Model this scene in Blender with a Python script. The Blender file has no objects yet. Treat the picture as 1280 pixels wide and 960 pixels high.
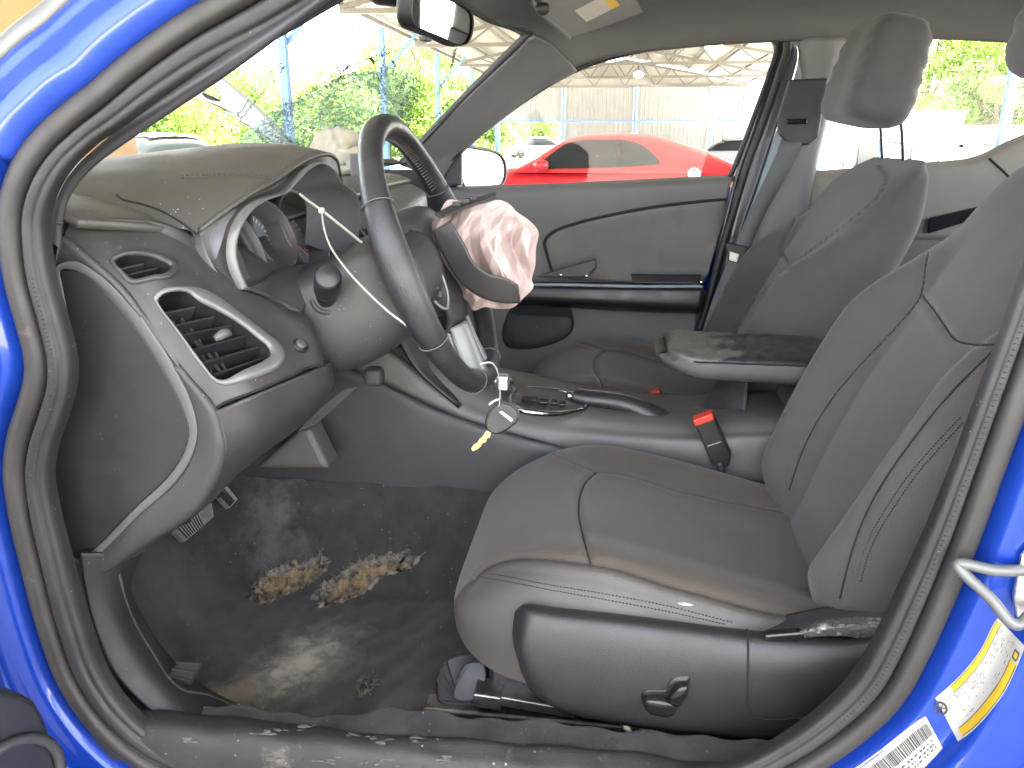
import bpy, bmesh, math, random
import numpy as np
from mathutils import Vector, Matrix
from mathutils.bvhtree import BVHTree
R = math.radians
SC = bpy.context.scene
COL = SC.collection
random.seed(7)
rng = np.random.default_rng(7)

# ------------------------------------------------------------------ camera, sky, sun, exposure
# x runs to the rear of the car, y to its passenger side, z up; the driver's sill is at y = 0
CAM_LOC = (0.0, -0.78, 1.10)
TILT, YAW, FPX = 17.0, 7.4, 1000.0
cam = bpy.data.cameras.new("camera")
cam.sensor_width = 36.0
cam.lens = 36.0 * FPX / 1280.0
cam.clip_start = 0.02
cam.clip_end = 2000.0
camo = bpy.data.objects.new("camera", cam)
COL.objects.link(camo)
camo.location = CAM_LOC
camo.rotation_euler = (R(90 - TILT), 0, R(YAW))
SC.camera = camo

SUN_EL, SUN_AZ = 58.0, 152.0          # azimuth measured from -y (behind the camera) towards +x (car's rear)
world = bpy.data.worlds.new("World")
SC.world = world
world.use_nodes = True
wn = world.node_tree.nodes
sky = wn.new("ShaderNodeTexSky")
sky.sky_type = 'NISHITA'
sky.sun_disc = False
sky.sun_elevation = R(SUN_EL)
sky.sun_rotation = R(180 - SUN_AZ)
sky.dust_density = 5.0
sky.air_density = 0.9
sky.ozone_density = 0.6
hz_ = wn.new("ShaderNodeHueSaturation")      # thin white overcast: the sky in view is white, not blue
hz_.inputs["Saturation"].default_value = 0.30
world.node_tree.links.new(sky.outputs[0], hz_.inputs["Color"])
world.node_tree.links.new(hz_.outputs[0], wn["Background"].inputs[0])
wn["Background"].inputs[1].default_value = 0.15
sun = bpy.data.lights.new("sun", 'SUN')
sun.energy = 4.2
sun.angle = R(0.6)
sun.color = (1.0, 0.95, 0.87)
suno = bpy.data.objects.new("sun", sun)
COL.objects.link(suno)
sd = Vector((math.sin(R(SUN_AZ)) * math.cos(R(SUN_EL)), -math.cos(R(SUN_AZ)) * math.cos(R(SUN_EL)), math.sin(R(SUN_EL))))
suno.rotation_euler = sd.to_track_quat('Z', 'Y').to_euler()
suno.location = (10, 40, 60)
vs = SC.view_settings
vs.view_transform = 'Standard'
vs.look = 'None'
vs.gamma = 1.0
vs.use_curve_mapping = False
vs.exposure = 4.4
SC.cycles.max_bounces = 14
SC.cycles.diffuse_bounces = 6
SC.cycles.transparent_max_bounces = 24
SC.cycles.use_denoising = True
SC.cycles.sample_clamp_indirect = 6.0

# ------------------------------------------------------------------ survey helper: photo pixel + known plane -> metres
_t, _p = R(TILT), R(YAW)
_C = np.array(CAM_LOC)
_F = np.array([-math.sin(_p) * math.cos(_t), math.cos(_p) * math.cos(_t), -math.sin(_t)])
_Rt = np.array([math.cos(_p), math.sin(_p), 0.0])
_U = np.cross(_Rt, _F)
def ray(px, py):
    return _F + _Rt * (px - 640) / FPX - _U * (py - 480) / FPX
def Q(px, py, y=None, x=None, z=None):
    d = ray(px, py)
    k = (x - _C[0]) / d[0] if x is not None else (y - _C[1]) / d[1] if y is not None else (z - _C[2]) / d[2]
    return _C + k * d
def Qp(px, py, c, n):
    c, n, d = np.array(c, float), np.array(n, float), ray(px, py)
    return _C + d * (((c - _C) @ n) / (d @ n))
def QL(L):
    return np.array([Q(a, b, y=c) for a, b, c in L])
def A(L):
    return np.array(L, float)

# ------------------------------------------------------------------ materials
MATS = {}
def mat(name, col, rough=0.6, metal=0.0, spec=0.5, bump=None, var=None, coat=0.0, sheen=0.0, specks=None, emit=None, blotch=None, aniso=0.0):
    """bump=(scale, strength, kind) var=(scale, amount) specks=(scale, threshold, colour) blotch=(scale, lo, hi, colour)"""
    m = bpy.data.materials.new(name)
    m.use_nodes = True
    nt = m.node_tree
    N, L = nt.nodes, nt.links
    b = N["Principled BSDF"]
    b.inputs["Roughness"].default_value = rough
    b.inputs["Metallic"].default_value = metal
    b.inputs["Specular IOR Level"].default_value = spec
    b.inputs["Coat Weight"].default_value = coat
    b.inputs["Coat Roughness"].default_value = 0.06
    if sheen:
        b.inputs["Sheen Weight"].default_value = sheen
        b.inputs["Sheen Roughness"].default_value = 0.4
    tc = N.new("ShaderNodeTexCoord")
    def noise(scale, detail=4, rgh=0.55):
        n = N.new("ShaderNodeTexNoise")
        n.inputs["Scale"].default_value = scale
        n.inputs["Detail"].default_value = detail
        n.inputs["Roughness"].default_value = rgh
        L.new(tc.outputs["Object"], n.inputs["Vector"])
        return n
    def ramp(src, lo, hi):
        r = N.new("ShaderNodeMapRange")
        r.inputs[1].default_value = lo
        r.inputs[2].default_value = hi
        L.new(src, r.inputs[0])
        return r.outputs[0]
    def mix(fac, a, bb, mode='MIX'):
        x = N.new("ShaderNodeMix")
        x.data_type = 'RGBA'
        x.blend_type = mode
        if isinstance(fac, float): x.inputs[0].default_value = fac
        else: L.new(fac, x.inputs[0])
        for s, v in ((6, a), (7, bb)):
            if isinstance(v, tuple): x.inputs[s].default_value = (*v[:3], 1)
            else: L.new(v, x.inputs[s])
        return x.outputs[2]
    cur = tuple(col)
    if var:
        n = noise(var[0], 5)
        a = var[1]
        cur = mix(ramp(n.outputs[0], 0.3, 0.7), tuple(c * (1 - a) for c in col), tuple(min(1, c * (1 + a)) for c in col))
        rr = N.new("ShaderNodeMapRange")
        rr.inputs[1].default_value, rr.inputs[2].default_value = 0.3, 0.7
        rr.inputs[3].default_value, rr.inputs[4].default_value = max(0.02, rough - 0.07), min(1, rough + 0.07)
        n2 = noise(var[0] * 2.3, 3)
        L.new(n2.outputs[0], rr.inputs[0])
        L.new(rr.outputs[0], b.inputs["Roughness"])
    if blotch:
        n = noise(blotch[0], 6, 0.65)
        cur = mix(ramp(n.outputs[0], blotch[1], blotch[2]), cur, blotch[3])
    if specks:
        v = N.new("ShaderNodeTexVoronoi")
        v.inputs["Scale"].default_value = specks[0]
        L.new(tc.outputs["Object"], v.inputs["Vector"])
        n = noise(specks[0] * 0.21, 2)
        mth = N.new("ShaderNodeMath"); mth.operation = 'MULTIPLY'
        L.new(ramp(v.outputs["Distance"], specks[1], specks[1] * 0.6), mth.inputs[0])
        L.new(ramp(n.outputs[0], 0.52, 0.62), mth.inputs[1])
        cur = mix(mth.outputs[0], cur, specks[2])
    if isinstance(cur, tuple): b.inputs["Base Color"].default_value = (*cur[:3], 1)
    else: L.new(cur, b.inputs["Base Color"])
    if bump:
        if bump[2] == 'v':
            n = N.new("ShaderNodeTexVoronoi")
            n.inputs["Scale"].default_value = bump[0]
            L.new(tc.outputs["Object"], n.inputs["Vector"])
            h = n.outputs["Distance"]
        else:
            h = noise(bump[0], 3 if bump[2] == 'n' else 8).outputs[0]
        bp = N.new("ShaderNodeBump")
        bp.inputs["Strength"].default_value = bump[1]
        bp.inputs["Distance"].default_value = bump[3] if len(bump) > 3 else 0.0006
        L.new(h, bp.inputs["Height"])
        L.new(bp.outputs[0], b.inputs["Normal"])
    if emit:
        b.inputs["Emission Color"].default_value = (*emit[:3], 1)
        b.inputs["Emission Strength"].default_value = emit[3]
    MATS[name] = m
    return m
def glass(name, tint, refl=0.06, rough=0.0):
    m = bpy.data.materials.new(name)
    m.use_nodes = True
    nt = m.node_tree
    N, L = nt.nodes, nt.links
    N.remove(N["Principled BSDF"])
    t = N.new("ShaderNodeBsdfTransparent"); t.inputs[0].default_value = (*tint, 1)
    g = N.new("ShaderNodeBsdfGlossy"); g.inputs["Roughness"].default_value = rough
    mx = N.new("ShaderNodeMixShader")
    mx.inputs[0].default_value = refl
    L.new(t.outputs[0], mx.inputs[1]); L.new(g.outputs[0], mx.inputs[2])
    L.new(mx.outputs[0], N["Material Output"].inputs[0])
    MATS[name] = m
    return m

DUST = (0.32, 0.30, 0.26)
mat('dash_plastic', (0.034, 0.032, 0.030), 0.44, bump=(1500, 0.35, 'v', 0.0004), var=(9, 0.10), specks=(130, 0.10, DUST))
mat('dash_top', (0.056, 0.051, 0.045), 0.45, bump=(1300, 0.35, 'v', 0.0004), var=(7, 0.12), specks=(110, 0.13, DUST))
mat('endcap_plastic', (0.014, 0.0138, 0.0135), 0.55, bump=(1800, 0.3, 'v', 0.0003), var=(14, 0.10), specks=(120, 0.07, DUST))
mat('trim_grey', (0.070, 0.065, 0.061), 0.46, bump=(1500, 0.25, 'v', 0.0003), var=(8, 0.10))
mat('trim_dark', (0.026, 0.026, 0.028), 0.55, bump=(1600, 0.25, 'v', 0.0003), var=(10, 0.15))
mat('black_plastic', (0.012, 0.012, 0.013), 0.42, bump=(900, 0.15, 'n', 0.0003), var=(12, 0.15))
mat('gloss_black', (0.010, 0.010, 0.011), 0.14, spec=0.5)
mat('rubber', (0.013, 0.0133, 0.013), 0.55, bump=(420, 0.35, 'n', 0.0006), var=(20, 0.2), specks=(90, 0.08, (0.25, 0.23, 0.2)))
mat('rubber_carrier', (0.024, 0.0215, 0.0195), 0.55, bump=(300, 0.35, 'n', 0.0006), var=(12, 0.22), blotch=(26, 0.62, 0.75, (0.075, 0.062, 0.05)))
mat('carpet', (0.027, 0.0245, 0.0215), 0.95, bump=(900, 0.9, 'n', 0.0022), var=(22, 0.35), sheen=0.12, specks=(75, 0.12, (0.16, 0.14, 0.11)))
mat('sill_plastic', (0.024, 0.022, 0.020), 0.6, bump=(500, 0.5, 'n', 0.001), var=(10, 0.3), specks=(85, 0.16, (0.24, 0.2, 0.15)), blotch=(9, 0.60, 0.72, (0.15, 0.125, 0.10)))
mat('seat_fabric', (0.062, 0.050, 0.040), 0.92, bump=(950, 0.7, 'v', 0.0008), var=(5, 0.14), sheen=0.15)
mat('seat_fabric_back', (0.056, 0.051, 0.047), 0.92, bump=(950, 0.6, 'v', 0.0008), var=(5, 0.12), sheen=0.18)
mat('seat_vinyl', (0.055, 0.049, 0.044), 0.52, bump=(700, 0.35, 'v', 0.0006), var=(9, 0.10))
mat('seat_side_dark', (0.021, 0.021, 0.022), 0.42, bump=(800, 0.4, 'v', 0.0006), var=(9, 0.12))
mat('thread', (0.075, 0.070, 0.064), 0.8)
mat('seam_dark', (0.008, 0.008, 0.008), 0.9)
mat('leather', (0.020, 0.020, 0.021), 0.40, bump=(420, 0.35, 'v', 0.0006), var=(26, 0.25), specks=(150, 0.08, DUST))
mat('leather_worn', (0.022, 0.022, 0.022), 0.42, bump=(400, 0.4, 'v', 0.0006), var=(18, 0.2), blotch=(30, 0.55, 0.66, (0.10, 0.092, 0.080)))
mat('chrome', (0.50, 0.50, 0.49), 0.14, metal=1.0)
mat('satin_silver', (0.62, 0.62, 0.60), 0.30, metal=1.0, bump=(200, 0.1, 'n', 0.0003))
mat('silver_paint', (0.13, 0.134, 0.128), 0.40, metal=0.30, bump=(300, 0.05, 'n', 0.0002), var=(20, 0.08))
mat('steel', (0.38, 0.37, 0.36), 0.38, metal=1.0, var=(40, 0.25), blotch=(35, 0.6, 0.75, (0.18, 0.12, 0.08)))
mat('blue_paint', (0.007, 0.040, 0.30), 0.36, metal=0.25, spec=0.3, coat=0.7, var=(30, 0.05), specks=(160, 0.07, (0.10, 0.16, 0.6)))
mat('headliner', (0.125, 0.125, 0.125), 0.95, bump=(900, 0.4, 'n', 0.0006), var=(6, 0.08))
mat('pillar_trim', (0.125, 0.127, 0.130), 0.60, bump=(1200, 0.25, 'v', 0.0003), var=(5, 0.08))
mat('door_trim', (0.108, 0.105, 0.101), 0.60, bump=(1200, 0.3, 'v', 0.0004), var=(5, 0.10))
mat('door_insert', (0.125, 0.118, 0.108), 0.85, bump=(900, 0.4, 'n', 0.0006), var=(6, 0.12), blotch=(7, 0.52, 0.66, (0.104, 0.098, 0.089)))
mat('belt_web', (0.085, 0.086, 0.09), 0.8, bump=(900, 0.5, 'n', 0.0006), var=(30, 0.08))
mat('red_button', (0.55, 0.035, 0.02), 0.4)
mat('airbag_nylon', (0.36, 0.275, 0.25), 0.85, bump=(700, 0.4, 'n', 0.0005), var=(16, 0.08))
mat('airbag_white', (0.34, 0.30, 0.24), 0.85, var=(16, 0.15), blotch=(9, 0.5, 0.7, (0.27, 0.20, 0.11)))
mat('flap', (0.025, 0.0245, 0.024), 0.55, bump=(1200, 0.3, 'v', 0.0003), var=(12, 0.1))
mat('zip_white', (0.34, 0.33, 0.285), 0.45)
mat('brass', (0.62, 0.50, 0.26), 0.35, metal=1.0, var=(60, 0.15))
mat('foam', (0.170, 0.118, 0.064), 0.95, bump=(160, 1.0, 'd', 0.006), var=(40, 0.5), blotch=(34, 0.50, 0.64, (0.03, 0.022, 0.017)))
mat('fray', (0.135, 0.115, 0.092), 0.95, var=(60, 0.55), blotch=(70, .5, .62, (.03, .025, .02)))
mat('label_white', (0.30, 0.29, 0.265), 0.55, var=(30, 0.04))
mat('label_yellow', (0.42, 0.27, 0.008), 0.5)
mat('label_ink', (0.03, 0.03, 0.03), 0.6)
mat('mirror', (0.86, 0.88, 0.88), 0.02, metal=1.0)
mat('pad_metal', (0.50, 0.50, 0.48), 0.35, metal=0.8, bump=(220, 0.3, 'n', 0.0006), var=(30, 0.2))
mat('knit', (0.058, 0.058, 0.060), 0.9, bump=(800, 0.5, 'v', 0.0007), var=(6, 0.1), sheen=0.15)
mat('dial', (0.14, 0.15, 0.165), 0.35, var=(30, 0.2))
mat('dial_mark', (0.55, 0.58, 0.60), 0.5)
mat('orange_mark', (0.65, 0.16, 0.04), 0.5)
glass('windshield_glass', (0.88, 0.94, 0.91), 0.03)
glass('side_glass', (0.92, 0.95, 0.94), 0.02)
glass('crack_haze', (0.86, 0.93, 0.90), 0.16, 0.3)
_nt = MATS['crack_haze'].node_tree
_tr = _nt.nodes.new("ShaderNodeBsdfTranslucent"); _tr.inputs[0].default_value = (.40, .50, .49, 1)
_mx = [n for n in _nt.nodes if n.type == 'MIX_SHADER'][0]
_tcn = _nt.nodes.new("ShaderNodeTexCoord"); _vn = _nt.nodes.new("ShaderNodeTexVoronoi"); _vn.feature = 'DISTANCE_TO_EDGE'; _vn.inputs["Scale"].default_value = 75
_mr = _nt.nodes.new("ShaderNodeMapRange"); _mr.inputs[1].default_value = .0; _mr.inputs[2].default_value = .12; _mr.inputs[3].default_value = .70; _mr.inputs[4].default_value = .22
_nt.links.new(_tcn.outputs["Object"], _vn.inputs["Vector"]); _nt.links.new(_vn.outputs["Distance"], _mr.inputs[0]); _nt.links.new(_mr.outputs[0], _mx.inputs[0])
_nt.links.new(_tr.outputs[0], _mx.inputs[2])
mat('crack', (0.09, 0.14, 0.14), 0.35, spec=0.5)
mat('crack_dark', (0.05, 0.07, 0.07), 0.3)
# outside
mat('ground', (0.46, 0.425, 0.365), 0.95, bump=(6, 0.5, 'd', 0.03), var=(0.5, 0.15), blotch=(0.25, 0.5, 0.75, (0.38, 0.35, 0.30)))
mat('grass', (0.10, 0.15, 0.035), 0.95, var=(0.8, 0.3))
mat('leaf', (0.115, 0.180, 0.030), 0.6, var=(1.2, 0.35))
mat('leaf_yellow', (0.145, 0.205, 0.035), 0.6, var=(1.2, 0.3))
mat('leaf_dark', (0.07, 0.12, 0.022), 0.6, var=(1.2, 0.35))
for _n_, _c_ in (('leaf', (.16, .28, .06)), ('leaf_yellow', (.22, .34, .06)), ('leaf_dark', (.13, .20, .03))):
    _nt = MATS[_n_].node_tree
    _tr = _nt.nodes.new("ShaderNodeBsdfTranslucent"); _tr.inputs[0].default_value = (*_c_, 1)
    _mx = _nt.nodes.new("ShaderNodeMixShader"); _mx.inputs[0].default_value = .45
    _nt.links.new(_nt.nodes["Principled BSDF"].outputs[0], _mx.inputs[1]); _nt.links.new(_tr.outputs[0], _mx.inputs[2])
    _nt.links.new(_mx.outputs[0], _nt.nodes["Material Output"].inputs[0])
mat('bark', (0.12, 0.09, 0.065), 0.9, bump=(14, 0.8, 'd', 0.03), var=(5, 0.3))
mat('shed_white', (0.25, 0.25, 0.24), 0.55, var=(1.2, 0.06))
mat('shed_roof', (0.28, 0.265, 0.235), 0.6, var=(0.9, 0.10))
mat('truss_steel', (0.12, 0.105, 0.088), 0.6, var=(2, 0.12))
mat('blue_steel', (0.10, 0.20, 0.42), 0.45, var=(3, 0.1))
mat('red_paint', (0.55, 0.020, 0.030), 0.30, metal=0.0, coat=0.8)
mat('car_glass', (0.022, 0.025, 0.025), 0.10, spec=0.15)
mat('tyre', (0.015, 0.015, 0.016), 0.85)
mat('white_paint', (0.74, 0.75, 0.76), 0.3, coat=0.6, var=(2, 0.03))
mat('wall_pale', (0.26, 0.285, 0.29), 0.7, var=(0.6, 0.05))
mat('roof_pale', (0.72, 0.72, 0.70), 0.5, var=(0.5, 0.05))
mat('orange_paint', (0.30, 0.125, 0.03), 0.45, var=(1, 0.06))
mat('grey_paint', (0.30, 0.30, 0.31), 0.45, var=(2, 0.08))
mat('lamp_glow', (0.8, 0.8, 0.6), 0.4, emit=(1.0, 0.95, 0.6, 1.2))

# ------------------------------------------------------------------ mesh helpers
def cr(P, n, closed=False, uniform=False):
    """Catmull-Rom through P, n samples."""
    P = np.asarray(P, float)
    if closed:
        k = len(P)
        P = np.vstack([P[-2:], P, P[:3]])
    m = len(P)
    d = np.ones(m - 1) if uniform else np.maximum(np.linalg.norm(np.diff(P, axis=0), axis=1), 1e-6) ** 0.7
    t = np.concatenate([[0], np.cumsum(d)])
    M = np.zeros_like(P)
    for i in range(m):
        if i == 0: M[i] = (P[1] - P[0]) / (t[1] - t[0])
        elif i == m - 1: M[i] = (P[-1] - P[-2]) / (t[-1] - t[-2])
        else:
            h0, h1 = t[i] - t[i - 1], t[i + 1] - t[i]
            M[i] = ((P[i] - P[i - 1]) / h0 * h1 + (P[i + 1] - P[i]) / h1 * h0) / (h0 + h1)
    if closed:
        s = np.linspace(t[2], t[2 + k], n, endpoint=False)
    else:
        s = np.linspace(t[0], t[-1], n)
    i = np.clip(np.searchsorted(t, s, 'right') - 1, 0, m - 2)
    h = (t[i + 1] - t[i])[:, None]
    u = ((s - t[i]) / (t[i + 1] - t[i]))[:, None]
    return ((2 * u**3 - 3 * u**2 + 1) * P[i] + (u**3 - 2 * u**2 + u) * h * M[i]
            + (-2 * u**3 + 3 * u**2) * P[i + 1] + (u**3 - u**2) * h * M[i + 1])
def f1(x, pts):
    """smooth 1-d interpolation"""
    p = np.array(pts, float)
    return np.interp(x, *cr(p, 200).T)
def ss(x, a, b):
    t = np.clip((np.asarray(x, float) - a) / (b - a), 0, 1)
    return t * t * (3 - 2 * t)
def resample(P, n, closed=False):
    P = np.asarray(P, float)
    if closed: P = np.vstack([P, P[:1]])
    d = np.concatenate([[0], np.cumsum(np.linalg.norm(np.diff(P, axis=0), axis=1))])
    s = np.linspace(0, d[-1], n, endpoint=not closed)
    return np.stack([np.interp(s, d, P[:, k]) for k in range(P.shape[1])], 1)
def patch(rows, nu, nv):
    a = np.array([cr(r, nv, uniform=True) for r in rows])
    return np.stack([cr(a[:, j], nu, uniform=True) for j in range(nv)], 1)
def grid(G, cu=False, cv=False):
    nu, nv = G.shape[:2]
    V = G.reshape(-1, 3)
    Fs = []
    for i in range(nu if cu else nu - 1):
        for j in range(nv if cv else nv - 1):
            i2, j2 = (i + 1) % nu, (j + 1) % nv
            Fs.append((i * nv + j, i2 * nv + j, i2 * nv + j2, i * nv + j2))
    return V, Fs
def normals(G):
    du = np.gradient(G, axis=0)
    dv = np.gradient(G, axis=1)
    n = np.cross(du, dv)
    return n / np.maximum(np.linalg.norm(n, axis=2, keepdims=True), 1e-9)

def tag(o, label=None, cat=None, group=None, kind=None):
    if label: o['label'] = label
    if cat: o['category'] = cat
    if group: o['group'] = group
    if kind: o['kind'] = kind
    return o
def thing(name, label, cat, loc=(0, 0, 0), group=None):
    o = bpy.data.objects.new(name, None)
    COL.objects.link(o)
    o.location = loc
    o.empty_display_size = 0.1
    return tag(o, label, cat, group)
def obj(name, V, Fs, m, parent=None, smooth=True, solid=None, offset=-1, bevel=None, sub=0, local=False, mats=None, mi=None, autosmooth=None):
    me = bpy.data.meshes.new(name)
    me.from_pydata([tuple(map(float, v)) for v in V], [], [tuple(int(i) for i in f) for f in Fs])
    for mm in ([m] if mats is None else mats): me.materials.append(MATS[mm])
    if mi is not None: me.polygons.foreach_set('material_index', np.asarray(mi, np.int32))
    if smooth: me.polygons.foreach_set('use_smooth', np.ones(len(me.polygons), bool))
    me.update()
    o = bpy.data.objects.new(name, me)
    COL.objects.link(o)
    if parent is not None:
        o.parent = parent
        if not local:
            loc = Vector(parent.location) if parent.type == 'EMPTY' else Vector((0, 0, 0))
            o.matrix_parent_inverse = Matrix.Translation(-loc)
    if solid:
        s = o.modifiers.new('solid', 'SOLIDIFY'); s.thickness = solid; s.offset = offset
    if bevel:
        b = o.modifiers.new('bevel', 'BEVEL'); b.width = bevel[0]; b.segments = bevel[1]; b.limit_method = 'ANGLE'; b.angle_limit = R(35)
    if sub:
        s = o.modifiers.new('sub', 'SUBSURF'); s.levels = sub; s.render_levels = sub
    if autosmooth:
        me.set_sharp_from_angle(angle=R(autosmooth))
    return o
def part(name, VF, m, parent, **k):
    return obj(name, VF[0], VF[1], m, parent, **k)
def frame_of(path):
    T = np.gradient(path, axis=0)
    T /= np.maximum(np.linalg.norm(T, axis=1, keepdims=True), 1e-9)
    up = np.array([0, 0, 1.0]) if abs(T[0][2]) < 0.9 else np.array([1.0, 0, 0])
    N = np.zeros_like(T)
    n = up - T[0] * (up @ T[0])
    N[0] = n / np.linalg.norm(n)
    for i in range(1, len(T)):
        n = N[i - 1] - T[i] * (N[i - 1] @ T[i])
        N[i] = n / np.linalg.norm(n)
    return T, N, np.cross(T, N)
def tube(path, r, seg=8, closed=False, flat=1.0, caps=True):
    path = np.asarray(path, float)
    n = len(path)
    T, N, B = frame_of(path)
    if closed:   # even out the closing twist by recomputing against a fixed plane normal
        c = path.mean(0)
        pn = np.cross(path[0] - c, path[n // 4] - c); pn /= np.linalg.norm(pn)
        N = np.tile(pn, (n, 1)); 
        T = np.roll(path, -1, 0) - np.roll(path, 1, 0); T /= np.linalg.norm(T, axis=1, keepdims=True)
        B = np.cross(T, N)
    r = np.broadcast_to(np.asarray(r, float), (n,))
    a = np.linspace(0, 2 * np.pi, seg, endpoint=False)
    G = path[:, None] + r[:, None, None] * (np.cos(a)[None, :, None] * N[:, None] + flat * np.sin(a)[None, :, None] * B[:, None])
    V, Fs = grid(G, cu=closed, cv=True)
    if caps and not closed:
        Fs.append(tuple(range(seg))[::-1])
        Fs.append(tuple((n - 1) * seg + k for k in range(seg)))
    return V, Fs
def merge(*vfs):
    V, Fs = [], []
    for v, f in vfs:
        o = len(V)
        V.extend(list(v))
        Fs.extend([tuple(i + o for i in q) for q in f])
    return V, Fs
def prism(P, vec):
    """flat outline P (n,3) extruded by vec"""
    P = np.asarray(P, float); n = len(P)
    V = np.vstack([P, P + np.asarray(vec, float)])
    Fs = [tuple(range(n))[::-1], tuple(range(n, 2 * n))] + [(i, (i + 1) % n, n + (i + 1) % n, n + i) for i in range(n)]
    return V, Fs
def box(c, s, rot=None):
    v = np.array([(x, y, z) for x in (-.5, .5) for y in (-.5, .5) for z in (-.5, .5)]) * np.array(s)
    if rot is not None: v = v @ np.array(rot.to_matrix() if hasattr(rot, 'to_matrix') else rot).T
    v = v + np.array(c)
    return v, [(0, 1, 3, 2), (4, 6, 7, 5), (0, 4, 5, 1), (2, 3, 7, 6), (0, 2, 6, 4), (1, 5, 7, 3)]
def bar(a, b, w, h):
    """rectangular bar between two points"""
    a, b = np.asarray(a, float), np.asarray(b, float)
    t = (b - a) / np.linalg.norm(b - a)
    up = np.array([0, 0, 1.0]) if abs(t[2]) < 0.95 else np.array([1.0, 0, 0])
    s = np.cross(t, up); s /= np.linalg.norm(s); u = np.cross(s, t)
    V = [p + s * i * w / 2 + u * j * h / 2 for p in (a, b) for i, j in ((-1, -1), (1, -1), (1, 1), (-1, 1))]
    return V, [(0, 1, 2, 3)[::-1], (4, 5, 6, 7), (0, 1, 5, 4), (1, 2, 6, 5), (2, 3, 7, 6), (3, 0, 4, 7)]
def blob(c, r, seed=0, amp=0.2, nu=40, nv=56, freq=3.0, power=2.0, sharp=False):
    rs = np.random.default_rng(seed)
    u = np.linspace(0.001, np.pi - 0.001, nu)[:, None]; v = np.linspace(0, 2 * np.pi, nv, endpoint=False)[None]
    e = 2.0 / power
    sg = lambda x: np.sign(x) * np.abs(x) ** e
    D = np.stack([sg(np.sin(u)) * sg(np.cos(v)), sg(np.sin(u)) * sg(np.sin(v)), sg(np.cos(u)) * np.ones_like(v)], 2)
    n = np.zeros(D.shape[:2])
    for k in range(9):
        w = rs.normal(size=3) * freq * (1 + 0.35 * k)
        q = np.sin(D @ w + rs.uniform(0, 6.28))
        n += (1 - 2 * np.abs(q) if sharp else q) / (1 + 0.5 * k)
    G = np.array(c) + D * np.array(r) * (1 + amp * n[:, :, None] * 0.4)
    return grid(G, cv=True)
def bvh(VF):
    return BVHTree.FromPolygons([tuple(map(float, v)) for v in VF[0]], [tuple(map(int, f)) for f in VF[1]])
def cast(tree, px, py, lift=0.0):
    d = Vector(ray(px, py)).normalized()
    h, n, i, t = tree.ray_cast(Vector(_C), d)
    if h is None: return None
    if n.dot(d) > 0: n = -n
    return np.array(h) + np.array(n) * lift
def castL(tree, L, n=None, lift=0.0):
    """drape a photo-traced line on a built surface"""
    P = cr(A(L), n) if n else A(L)
    return np.array([q for q in (cast(tree, a, b, lift) for a, b in P) if q is not None])
def groove(G, lines, depth, sigma):
    """press seam lines into a dense surface grid"""
    N = normals(G)
    V = G.reshape(-1, 3); Nf = N.reshape(-1, 3)
    dm = np.full(len(V), 9.0)
    for Lx in lines:
        Lx = resample(Lx, max(40, len(Lx)))
        lo, hi = Lx.min(0) - 0.03, Lx.max(0) + 0.03
        idx = np.where(((V > lo) & (V < hi)).all(1))[0]
        for s in range(0, len(idx), 4000):
            k = idx[s:s + 4000]
            d = np.linalg.norm(V[k][:, None] - Lx[None], axis=2).min(1)
            dm[k] = np.minimum(dm[k], d)
    w = np.exp(-(dm / sigma) ** 2) * depth
    # pillow a little beside the seam
    w -= 0.25 * depth * np.exp(-((dm - 4 * sigma) / (2 * sigma)) ** 2)
    return (V - Nf * w[:, None]).reshape(G.shape)
def outward(G, c):
    """flip sign so that normals point away from c"""
    N = normals(G)
    return G if ((G - np.array(c)) * N).sum() > 0 else G[::-1]

# ================================================================== THE GROUND
xs = np.concatenate([np.linspace(-400, -20, 14), np.linspace(-15, 15, 25), np.linspace(20, 400, 14)])
ys = np.concatenate([np.linspace(-300, -8, 10), np.linspace(-6, 12, 25), np.linspace(16, 90, 20), np.linspace(110, 700, 12)])
X, Y = np.meshgrid(xs, ys, indexing='ij')
Z = -0.26 * ss(Y, 3.0, 7.5)
g = part('ground', grid(np.stack([X, Y, Z], 2)), 'ground', None)
tag(g, kind='structure')

# ================================================================== THE CAR SHELL
car = thing('blue_sedan', 'blue sedan with its front door open, photographed from the driver side', 'car', (0.3, 0.74, 0))

# door opening, traced on the plane of the sill (leaning in at the top)
AP = QL([(470, -95, .11), (400, -50, .09), (320, 0, .065), (233, 50, .045), (160, 104, .03), (130, 130, .022), (92, 160, .014), (60, 190, .006), (36, 227, 0),
         (24, 270, 0), (24, 300, 0), (30, 350, 0), (46, 410, 0), (55, 450, 0), (55, 480, 0), (46, 515, 0), (33, 555, 0), (28, 595, 0),
         (33, 640, 0), (49, 712, 0), (71, 795, 0), (94, 855, 0), (131, 907, 0), (185, 950, 0), (260, 978, 0), (420, 990, 0),
         (640, 1000, 0), (830, 1000, 0), (930, 985, 0), (1000, 952, 0), (1055, 915, 0), (1102, 870, 0), (1132, 817, 0), (1162, 750, 0), (1192, 675, 0),
         (1222, 590, 0), (1254, 500, 0), (1288, 405, .005), (1335, 275, .02), (1390, 110, .05), (1440, -40, .08), (1480, -160, .11)])
ap = cr(AP, 420)
_T = np.gradient(ap, axis=0)
_n = np.stack([_T[:, 2], np.zeros(len(ap)), -_T[:, 0]], 1)
_n /= np.linalg.norm(_n, axis=1, keepdims=True)
for _ in range(6):
    _n[1:-1] = (_n[:-2] + _n[1:-1] * 2 + _n[2:]) / 4
_n /= np.linalg.norm(_n, axis=1, keepdims=True)
def ip(k):   # index of the k-th traced point in the dense path
    return int(np.argmin(np.linalg.norm(ap - AP[k], axis=1)))
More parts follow.
